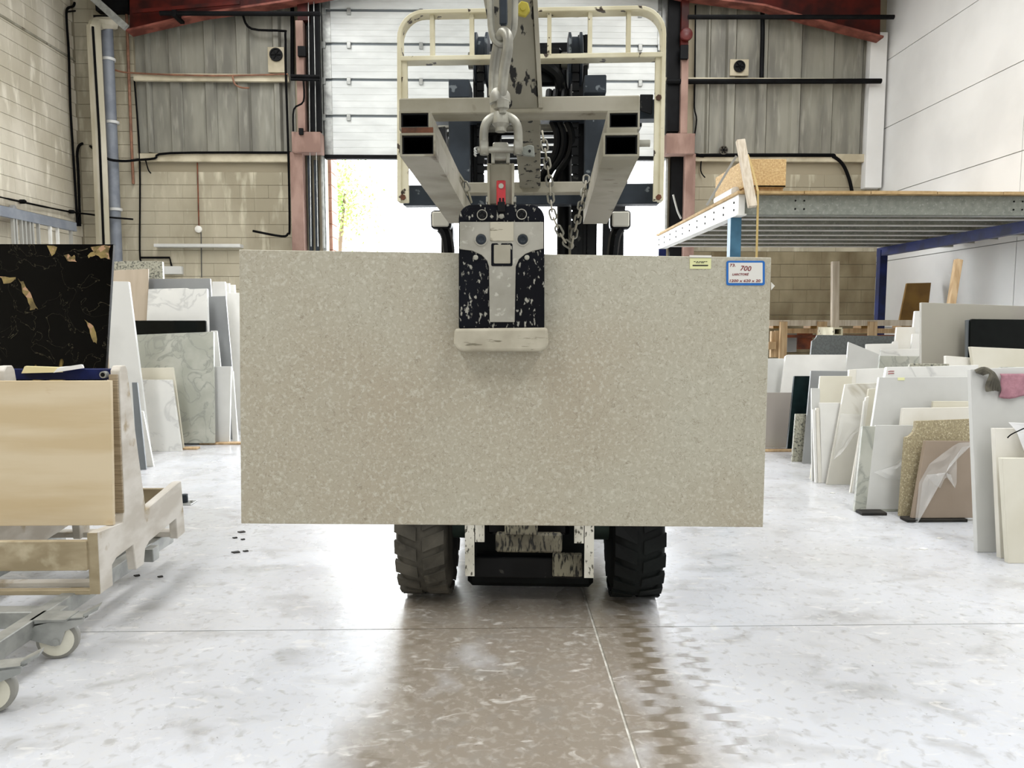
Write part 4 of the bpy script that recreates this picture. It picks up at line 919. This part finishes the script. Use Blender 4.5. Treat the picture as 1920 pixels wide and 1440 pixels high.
for s_ in (-1, 1):
    b0 = PT(838 if s_ < 0 else 1158, 478, 3.1); T().bar([V((b0.x, 3.1, 1.1)), V((b0.x, 3.14, b0.z+.1)), V((XC+s_*.42, 3.45, zr))], .05, .06).build('guard_pillar', 'black_grease', t, bevel=.004)
    T().bar([V((XC+s_*.42, 4.5, 1.0)), V((XC+s_*.42, 4.4, zr))], .05, .06).build('guard_pillar', 'black_grease', t, bevel=.004)
    T().box(XC+s_*.46-.03, XC+s_*.46+.03, 3.42, 4.5, zr, zr+.05).build('roof_side_bar', 'black_grease', t, bevel=.004)
T().box(XC-.47, XC+.47, 3.42, 3.48, zr, zr+.045).build('roof_front_bar', 'forged', t, bevel=.006)
for k in range(6): T().box(XC-.45, XC+.45, 3.6+.16*k, 3.62+.16*k, zr+.01, zr+.035).build('roof_bar', 'black_grease', t)
for u, v in ((826, 411), (1164, 411)):
    c = PT(u, v, 3.0); b = T(); b.box(c.x-.042, c.x+.042, 3.0, 3.07, c.z-.038, c.z+.038); lp = b.build('head_lamp', 'black_grease', t, bevel=.016, seg=3)
    b = T(); b.box(c.x-.034, c.x+.034, 2.993, 3.003, c.z-.03, c.z+.03); b.build('lamp_lens', 'lamp_glass', lp, bevel=.006)
    T().tube(smoothpath([c+V((0, .03, -.03)), c+V((.02 if u < 900 else -.02, .04, -.07)), c+V((.03 if u < 900 else -.03, .07, -.2))]), .024, 8).build('lamp_stalk', 'black_grease', lp, smooth=True)
def wheel(x, y, R, wd, md, nm='wheel'):
    prof = [(0, R*.55), (0, R*.8), (wd*.08, R*.93), (wd*.2, R*.975), (wd*.8, R*.975), (wd*.92, R*.93), (wd, R*.8), (wd, R*.55)]
    ty = T().lathe((x-wd/2, y, R), (1, 0, 0), prof, 40).build('tyre', md, t, smooth=True)
    b = T(); n = 22
    for k in range(n):
        for s_ in (-1, 1):
            a0 = 2*PI*(k+(.5 if s_ > 0 else 0))/n; a1 = a0+2*PI*.62/n
            qs = []
            for rr in (R*.93, R):
                for xx, sk in ((s_*wd*.06, .0), (s_*wd*.48, .12)):
                    qs += [(xx, a0+sk, rr), (xx, a1+sk, rr)]
            f = lambda xx, a, rr: (x+xx, y-math.cos(a)*rr, R+math.sin(a)*rr*1.0)
            e = [f(*q) for q in (qs[0], qs[2], qs[3], qs[1], qs[4], qs[6], qs[7], qs[5])]
            b.hexa(e)
    b.build('tread_lugs', md, ty)
    T().lathe((x-wd*.42, y, R), (1, 0, 0), [(0, R*.2), (wd*.02, R*.55), (wd*.8, R*.55), (wd*.84, R*.2)], 28).build('rim', 'rim_green', ty, smooth=True)
wheel(XC-.425, 3.05, .3, .2, 'tyre_dust'); wheel(XC+.425, 3.05, .3, .2, 'tyre_dark')
wheel(XC-.36, 4.45, .23, .16, 'tyre_dark'); wheel(XC+.36, 4.45, .23, .16, 'tyre_dark')

# ------------------------------------------------------------ crane jib on the forks
t = thing('crane_jib', 'dusty steel crane jib with square tubes mounted on the forks', 'jib', TM @ V((XC, 2.1, 1.6)))
fd = (TI.to_3x3() @ ray(1021, 664)).normalized()
for uu, side in ((783, -1), (1165, 1)):
    p0 = PT(uu, 271, 1.70)
    T().rtube(p0, p0+fd*.86, .081, .052, .0045).build('fork_sleeve', 'dusty_steel', t)
    q0 = p0+fd*.006; T().rtube(q0, q0+fd*.8, .0715, .0425, .003).build('shade_lining', 'black_grease', t)  # added dark lining paints the shade inside the sleeve mouth
    q1 = p0+fd*.2; T().box(q1.x-.033, q1.x+.033, q1.y, q1.y+.5, q1.z-.02, q1.z+.004).build('fork_tine', 'black_grease', t)
    u2 = PT(777.5 if side < 0 else 1169.5, 225, 1.74)
    T().rtube(u2, u2+fd*.72, .073, .042, .0045).build('side_tube', 'dusty_steel', t)
    q0 = u2+fd*.004; T().rtube(q0, q0+fd*.3, .0635, .0325, .003).build('shade_lining', 'black_grease', t)  # same added lining, darkening the inside of the upper tube as shade
    T().box(min(p0.x, u2.x)-.03, max(p0.x, u2.x)+.03, 1.735, 1.742, u2.z-.03, u2.z-.018).build('weld_seam', 'rust_line' if side < 0 else 'dusty_steel', t)
    T().box(u2.x-.032, u2.x+.032, 1.86, 1.87, u2.z-.018, u2.z+.018).build('shade_stop', 'black_grease', t)  # dark end plate completing the painted shade inside the tube
p = PT(1203, 267, 1.72); T().cyl((p.x-.01, 1.73, p.z), (p.x+.02, 1.73, p.z), .008, 12).build('lock_pin', 'forged', t, smooth=True)
Yc = 1.83
a = PT(748, 200, Yc); c = PT(1200, 200, Yc)
T().box(a.x, c.x, Yc, Yc+.07, PT(980, 212, Yc).z, PT(980, 181, Yc).z).build('crossbeam', 'dusty_steel', t, bevel=.003)
a = PT(872, 350, 2.5); c = PT(1100, 350, 2.5)
T().box(a.x, c.x, 2.5, 2.55, PT(980, 362, 2.5).z, PT(980, 341, 2.5).z).build('rear_crossbeam', 'dusty_steel', t, bevel=.003)
# boom: lower box beam and the flared arm above it
def taper(p0, w0, p1, w1, h, m, nm):
    p0 = V(p0); p1 = V(p1); d = (p1-p0).normalized(); up = V((1, 0, 0)).cross(d).normalized(); up = up if up.z > 0 or abs(up.z) < .3 and up.y > 0 else -up
    x = V((.5, 0, 0)); b = T()
    b.hexa([p0-x*w0, p0+x*w0, p1+x*w1, p1-x*w1, p0-x*w0+up*h, p0+x*w0+up*h, p1+x*w1+up*h, p1-x*w1+up*h]); return b.build(nm, m, t, bevel=.003)
pA = PT(994, 356, 2.52); pB = PT(987, 214, 1.86)
taper(pB, PT(1012, 214, 1.86).x-PT(960, 214, 1.86).x, pA, PT(1014, 356, 2.52).x-PT(975, 356, 2.52).x, .07, 'boom_steel', 'lower_boom')
pC = PT(978, 205, 1.83); pD = PT(948, -40, 1.70)
wC = PT(1010, 205, 1.83).x-PT(946, 205, 1.83).x; wD = PT(996, -40, 1.70).x-PT(898, -40, 1.70).x
taper(pD, wD, pC, wC, .06, 'boom_steel', 'boom_arm')
b = T(); x1 = pC.x+wC/2; x2 = pD.x+wD/2
b.hexa([pC+V((wC/2, -.012, 0)), pC+V((wC/2+.01, -.012, 0)), pC+V((wC/2+.01, .06, .02)), pC+V((wC/2, .06, .02)), pD+V((wD/2, -.012, 0)), pD+V((wD/2+.01, -.012, 0)), pD+V((wD/2+.01, .06, .02)), pD+V((wD/2, .06, .02))])
b.build('arm_flange', 'dusty_steel', t)
p = PT(981, 18, 1.705); T().lathe((p.x, p.y, p.z), (0, -1, -.2), [(-.01, .016), (.014, .016)], 6).build('hex_nut', 'nut_yellow', t, bevel=.002)
T().lathe((p.x, p.y-.014, p.z-.002), (0, -1, -.2), [(-.01, .006), (.006, .006)], 10).build('bolt_end', 'nut_yellow', t)
# ------------------------------------------------------------ safety chains
def chain(pts, label, r=.0032, ln=.034, wd=.019):
    pts = smoothpath(pts, 12); t = thing('safety_chain', label, 'chain', TM @ pts[0])
    d = 0; acc = [pts[0]]; rest = 0
    L = [0]
    for a, c in zip(pts, pts[1:]): L.append(L[-1]+(c-a).length)
    n = int(L[-1]/(ln*.78)); 
    for k in range(n):
        s_ = (k+.5)*L[-1]/n; i = max(j for j in range(len(L)) if L[j] <= s_); i = min(i, len(pts)-2)
        p = pts[i].lerp(pts[i+1], (s_-L[i])/max(1e-6, L[i+1]-L[i])); d = (pts[i+1]-pts[i]).normalized()
        side = d.cross(V((0, 1, .2))).normalized() if k % 2 else d.cross(d.cross(V((0, 1, .2)))).normalized()
        hl = ln/2-wd/2; nrm = d.cross(side).normalized(); q = []
        for m_ in range(12):
            a = 2*PI*m_/12; q.append(p+d*(math.cos(a)*wd/2+(hl if math.cos(a) > 0 else -hl))+side*math.sin(a)*wd/2)
        T().tube(q, r, 6, closed=True, up=nrm).build('link', 'forged' if k % 2 else 'dusty_steel', t, smooth=True)
    return t
chain([PT(1017, 248, 2.3), PT(1025, 300, 2.3), PT(1031, 350, 2.3), PT(1036, 400, 2.28), PT(1050, 436, 2.28), PT(1062, 455, 2.3), PT(1072, 462, 2.3)], 'steel chain hanging from the jib just right of the boom', )
chain([PT(1072, 462, 2.3), PT(1076, 440, 2.3), PT(1086, 400, 2.34), PT(1094, 365, 2.38), PT(1100, 330, 2.42)], 'steel chain slanting up to the right-hand fork sleeve')
chain([PT(858, 322, 2.35), PT(868, 338, 2.35), PT(878, 360, 2.35), PT(884, 380, 2.35)], 'short chain at the inner side of the left-hand fork sleeve')

# ------------------------------------------------------------ lifting tackle above the slab
Yh = 1.62
def U(pts, y=Yh): return [P(u, v, y) for u, v in pts]
t = thing('bow_shackle', 'large upper steel shackle hanging from the jib arm', 'shackle', P(938, 80, Yh))
B().tube(smoothpath(U([(919, -25), (920, 20), (921, 50), (926, 72), (940, 84), (955, 74), (963, 55), (965, 20), (965, -25)]), 5), .0075, 10).build('bow', 'forged', t, smooth=True)
B().bar([P(943, -25, Yh-.01), P(944, 30, Yh-.012), P(944, 48, Yh-.01)], .017, .014).build('centre_tongue', 'plate_blue', t, bevel=.003)
t = thing('chain_link', 'long slanting forged link between the upper shackle and the swivel', 'link', P(940, 120, Yh))
q = smoothpath([P(925, 180, Yh+.02), P(926, 130, Yh+.025), P(933, 85, Yh+.012), P(941, 62, Yh-.012), P(951, 66, Yh-.028), P(952, 95, Yh-.03), P(945, 135, Yh-.022), P(941, 180, Yh-.012)], 5)
B().tube(q, .0105, 12).build('link', 'forged', t, smooth=True)
t = thing('swivel', 'stubby steel swivel with hex nut under the slanting link', 'swivel', P(938, 200, Yh))
B().lathe(P(937, 178, Yh)-V((0, 0, 0)), (0.05, 0, -1), [(-.012, .014), (0, .022), (.018, .023), (.02, .016), (.03, .015)], 20).build('collar', 'forged', t, smooth=True)
B().lathe(P(942, 193, Yh-.015), (0, 0, -1), [(-.006, .015), (.012, .015), (.014, .009), (.022, .009)], 6).build('hex_nut', 'forged', t, bevel=.001)
B().lathe(P(934, 190, Yh+.01), (0, 0, -1), [(0, .017), (.045, .016)], 16).build('shank', 'dusty_steel', t, smooth=True)
t = thing('bow_shackle', 'lower steel shackle joining the swivel to the slab lifter', 'shackle', P(938, 260, Yh))
B().tube(smoothpath(U([(908, 290), (907, 255), (911, 232), (924, 220), (940, 217), (955, 220), (968, 232), (972, 255), (971, 290)]), 5), .0095, 12).build('bow', 'forged', t, smooth=True)
B().lathe(P(939, 222, Yh), (0, 0, -1), [(-.012, .016), (0, .019), (.012, .019), (.02, .012), (.028, .012)], 16).build('eye_nut', 'forged', t, smooth=True)
for u in (908, 971):
    B().lathe(P(u, 277, Yh)+V((-.009, 0, 0)), (1, 0, 0), [(0, .012), (.002, .016), (.016, .016), (.018, .012)], 16).build('pin_eye', 'forged', t, smooth=True)
B().cyl(P(895, 281, Yh), P(980, 281, Yh), .007, 12).build('pin', 'forged', t, smooth=True)
B().prism(U([(978, 276), (992, 271), (1001, 273), (1003, 294), (984, 292), (978, 288)], Yh-.004), (0, .008, 0)).build('pin_tab', 'galv_dull', t, bevel=.002)
b = B(); b.lathe(P(993, 283, Yh-.006), (0, 1, 0), [(0, .003), (.001, .003)], 10); b.build('tab_hole', 'vent_black', t)
for k in range(3): B().tube(smoothpath([P(896, 276+5*k, Yh), P(890, 279+5*k, Yh-.01), P(893, 285+4*k, Yh-.012)]), .0022, 5).build('split_pin', 'galv', t)

# ------------------------------------------------------------ slab lifter
sc0 = V((.0216, 1.6677, .9893)); SR = MX.Translation(sc0) @ MX.Rotation(-math.radians(.0414), 4, 'Z') @ MX.Rotation(-math.radians(1.854), 4, 'X') @ MX.Rotation(math.radians(.74), 4, 'Y')
SN = (SR.to_3x3() @ V((0, -1, 0))).normalized()
def onslab(u, v, off=0):
    p = isect(u, v, sc0+SN*off, SN); return p
t = thing('slab_lifter', 'worn black and grey clamp lifter gripping the hanging slab', 'lifter', P(940, 640, 1.62))
FO = .048
def plate(poly, off, th, m, nm, par=t, bv=.002, seg=1): return B().prism([onslab(u, v, off) for u, v in poly], -SN*th).build(nm, m, par, bevel=bv, seg=seg)
def rrect(u0, v0, u1, v1, r, r2=None, n=6):
    r2 = r if r2 is None else r2; o = []
    for cx, cy, a, rr in ((u1-r, v0+r, -90, r), (u1-r2, v1-r2, 0, r2), (u0+r2, v1-r2, 90, r2), (u0+r, v0+r, 180, r)):
        for k in range(n+1):
            an = math.radians(a+90*k/n); o.append((cx+rr*math.cos(an), cy+rr*math.sin(an)))
    return o
body = plate(rrect(860, 383, 1021, 616, 26, 3), FO, .04, 'lifter_black', 'front_jaw', bv=.006, seg=3)
plate(rrect(868, 388, 1013, 414, 16, 2), FO+.0012, .004, 'lifter_black', 'top_band', body, .001)
gT = [(862, 416), (1019, 416), (1019, 466), (1000, 470), (985, 476), (973, 486), (967, 500), (965, 604), (918, 604), (917, 500), (913, 488), (903, 478), (885, 470), (862, 467)]
plate(gT, FO+.003, .006, 'lifter_grey', 'grey_stay', body, .001)
plate([(919, 416), (963, 416), (963, 452), (919, 452)], FO+.005, .004, 'pad_rubber', 'inset_plate', body, .001)
plate(rrect(921, 456, 961, 499, 3), FO+.0045, .003, 'lifter_black', 'window_frame', body, .001)
plate(rrect(926, 459, 957, 494, 2), FO+.0055, .003, 'dusty_steel', 'window', body, .0005)
for u, v, r in ((904, 403, .0115), (978, 402, .0115), (902, 449, .014), (980, 449, .014)):
    c = onslab(u, v, FO+.002); o = B().lathe(c, SN, [(-.002, r), (.003, r), (.003, r*.86), (-.001, r*.84)], 24).build('bolt_recess', 'lifter_grey', body, smooth=True)
    B().lathe(c, SN, [(-.002, r*.8), (.0025, r*.78), (.0035, r*.5), (.0015, r*.3)], 20).build('bolt_head', 'black_grease' if v < 420 else 'plate_blue', o, smooth=True)
for u, v in ((940, 406), (892, 483), (988, 483)):
    B().lathe(onslab(u, v, FO+.002), SN, [(-.002, .0055), (.003, .0055), (.004, .004)], 16).build('small_bolt', 'forged', body, smooth=True)
pts = [(852, 616), (1027, 614), (1029, 645), (1024, 655), (1012, 659), (868, 659), (856, 655), (850, 645)]
q = B(); f = [onslab(u, v, FO+.012) for u, v in pts]; q.prism(f, -SN*.058); q.build('rubber_pad', 'pad_rubber', t, bevel=.007, seg=3)
plate(rrect(870, 470, 1012, 660, 8), -.022, .04, 'lifter_black', 'rear_jaw', t, .004)
plate(rrect(890, 400, 990, 475, 8), FO-.04, .13, 'plate_blue', 'scissor_block', t, .004)
br = plate([(913, 306), (965, 306), (964, 384), (914, 384)], .035, .03, 'dusty_steel', 'hanger_plate', t, .003)
plate([(913, 306), (918, 306), (919, 384), (914, 384)], .045, .02, 'dusty_steel', 'side_cheek', br, .001)
plate([(959, 306), (964, 306), (963, 384), (959, 384)], .045, .02, 'dusty_steel', 'side_cheek', br, .001)
B().cyl(onslab(925, 290, .02), onslab(954, 290, .02), .018, 24).build('hanger_boss', 'forged', t, smooth=True)
B().prism([onslab(u, v, .04) for u, v in ((924, 266), (953, 266), (956, 300), (922, 300))], -SN*.02).build('hanger_top', 'forged', t, bevel=.003)
for u0, u1 in ((921, 928), (949, 956)): plate(rrect(u0, 283, u1, 306, 2), .044, .03, 'forged', 'lug', t, .002)
for u0, u1 in ((911, 919), (960, 968)): plate(rrect(u0, 368, u1, 380, 2), .045, .03, 'forged', 'pivot_lug', t, .002)
lv = plate(rrect(931, 338, 948, 384, 2), .052, .012, 'lever_red', 'release_lever', t, .002)
plate(rrect(933, 378, 947, 397, 1), .056, .006, 'vent_black', 'lever_tail', lv, .001)
B().lathe(onslab(939.5, 349, .052), SN, [(0, .0055), (.003, .0055), (.003, .0025)], 16).build('lever_rivet', 'forged', lv, smooth=True)
for u in (936, 942): plate(rrect(u, 371, u+3, 378, 1), .0535, .001, 'vent_black', 'lever_slot', lv, 0)

# ------------------------------------------------------------ the hanging slab
b = B(SR); b.box(-.6, .6, 0, .02, -.31, .31)
ms = tag(b.build('limestone_slab', 'limestone', bevel=.0012), 'large flecked grey-beige limestone slab hanging from the clamp lifter', 'slab')
def txt(s_, u, v, hp, m, par, off, shear=.15, wp=None, rot=0, bold=0):
    cu = bpy.data.curves.new('txt', 'FONT'); cu.body = s_; cu.size = 1; cu.shear = shear; cu.offset = bold; cu.resolution_u = 3
    to = bpy.data.objects.new('txt', cu); me = bpy.data.meshes.new_from_object(to); bpy.data.objects.remove(to)
    xs = [q.co.x for q in me.vertices]; ys = [q.co.y for q in me.vertices]
    if not xs: return
    x0, x1, y0, y1 = min(xs), max(xs), min(ys), max(ys); k = hp/(y1-y0); kx = (wp/(x1-x0)) if wp else k
    for q in me.vertices: q.co = onslab(u+(q.co.x-x0)*kx, v-(q.co.y-y0)*k+(q.co.x-x0)*kx*rot, off)
    c = sum((q.co for q in me.vertices), V())/len(me.vertices)
    for q in me.vertices: q.co -= c
    me.materials.append(MATS[m]); me.name = 'lettering'; o = bpy.data.objects.new('lettering', me); COL.objects.link(o); link(o, par, c); return o
t = thing('price_label', 'blue-bordered white label with red handwriting on the slab corner', 'label', onslab(1398, 511, 0))
lb = plate(rrect(1362, 489, 1434, 535, 4), .0016, .0012, 'label_blue', 'label_border', t, 0)
plate(rrect(1366, 492.5, 1430, 530.5, 1.5), .0022, .0006, 'label_white', 'label_face', t, 0)
txt('73.', 1368.5, 500, 5.5, 'ink_red', t, .0028, .1, 11, 0, .02)
txt('700', 1388, 507.5, 9.5, 'ink_red', t, .0028, .25, 21, .05, .01)
txt('LARCTORÉ', 1373, 516.5, 5.2, 'ink_red', t, .0028, .2, 31, 0, .03)
txt('1200 x 620 x 20', 1368, 529, 5.2, 'ink_red', t, .0028, .15, 58, 0, .02)
t = thing('paper_tag', 'pale yellow tag with a white fold over the top edge of the slab', 'label', onslab(1313, 492, 0))
plate([(1293.5, 484), (1333.5, 484), (1333, 504), (1293.5, 504)], .0014, .0012, 'label_yellow', 'tag_face', t, 0)
plate([(1293, 478.5), (1334, 479), (1334, 483), (1293.5, 482.5)], .003, .003, 'plastic_white', 'tag_fold', t, 0)
for v_, us in ((490, (1301, 1306, 1311, 1315, 1319, 1323)), (492, (1305, 1309, 1314, 1317))):
    for u_ in us: plate([(u_, v_), (u_+3.2, v_), (u_+3.2, v_+1.1), (u_, v_+1.1)], .002, .0004, 'ink_black', 'print_dash', t, 0)
plate(rrect(1298.5, 496.5, 1328, 498.8, 1), .002, .0004, 'ink_black', 'dark_strip', t, 0)
b = B(); b.prism([onslab(u, v, -.012) for u, v in ((1446, 529), (1453, 536), (1446, 544))], -SN*.002)
tag(b.build('arrow_marker', 'plastic_white'), 'tiny white triangular marker sticking out of the slab right edge', 'marker')
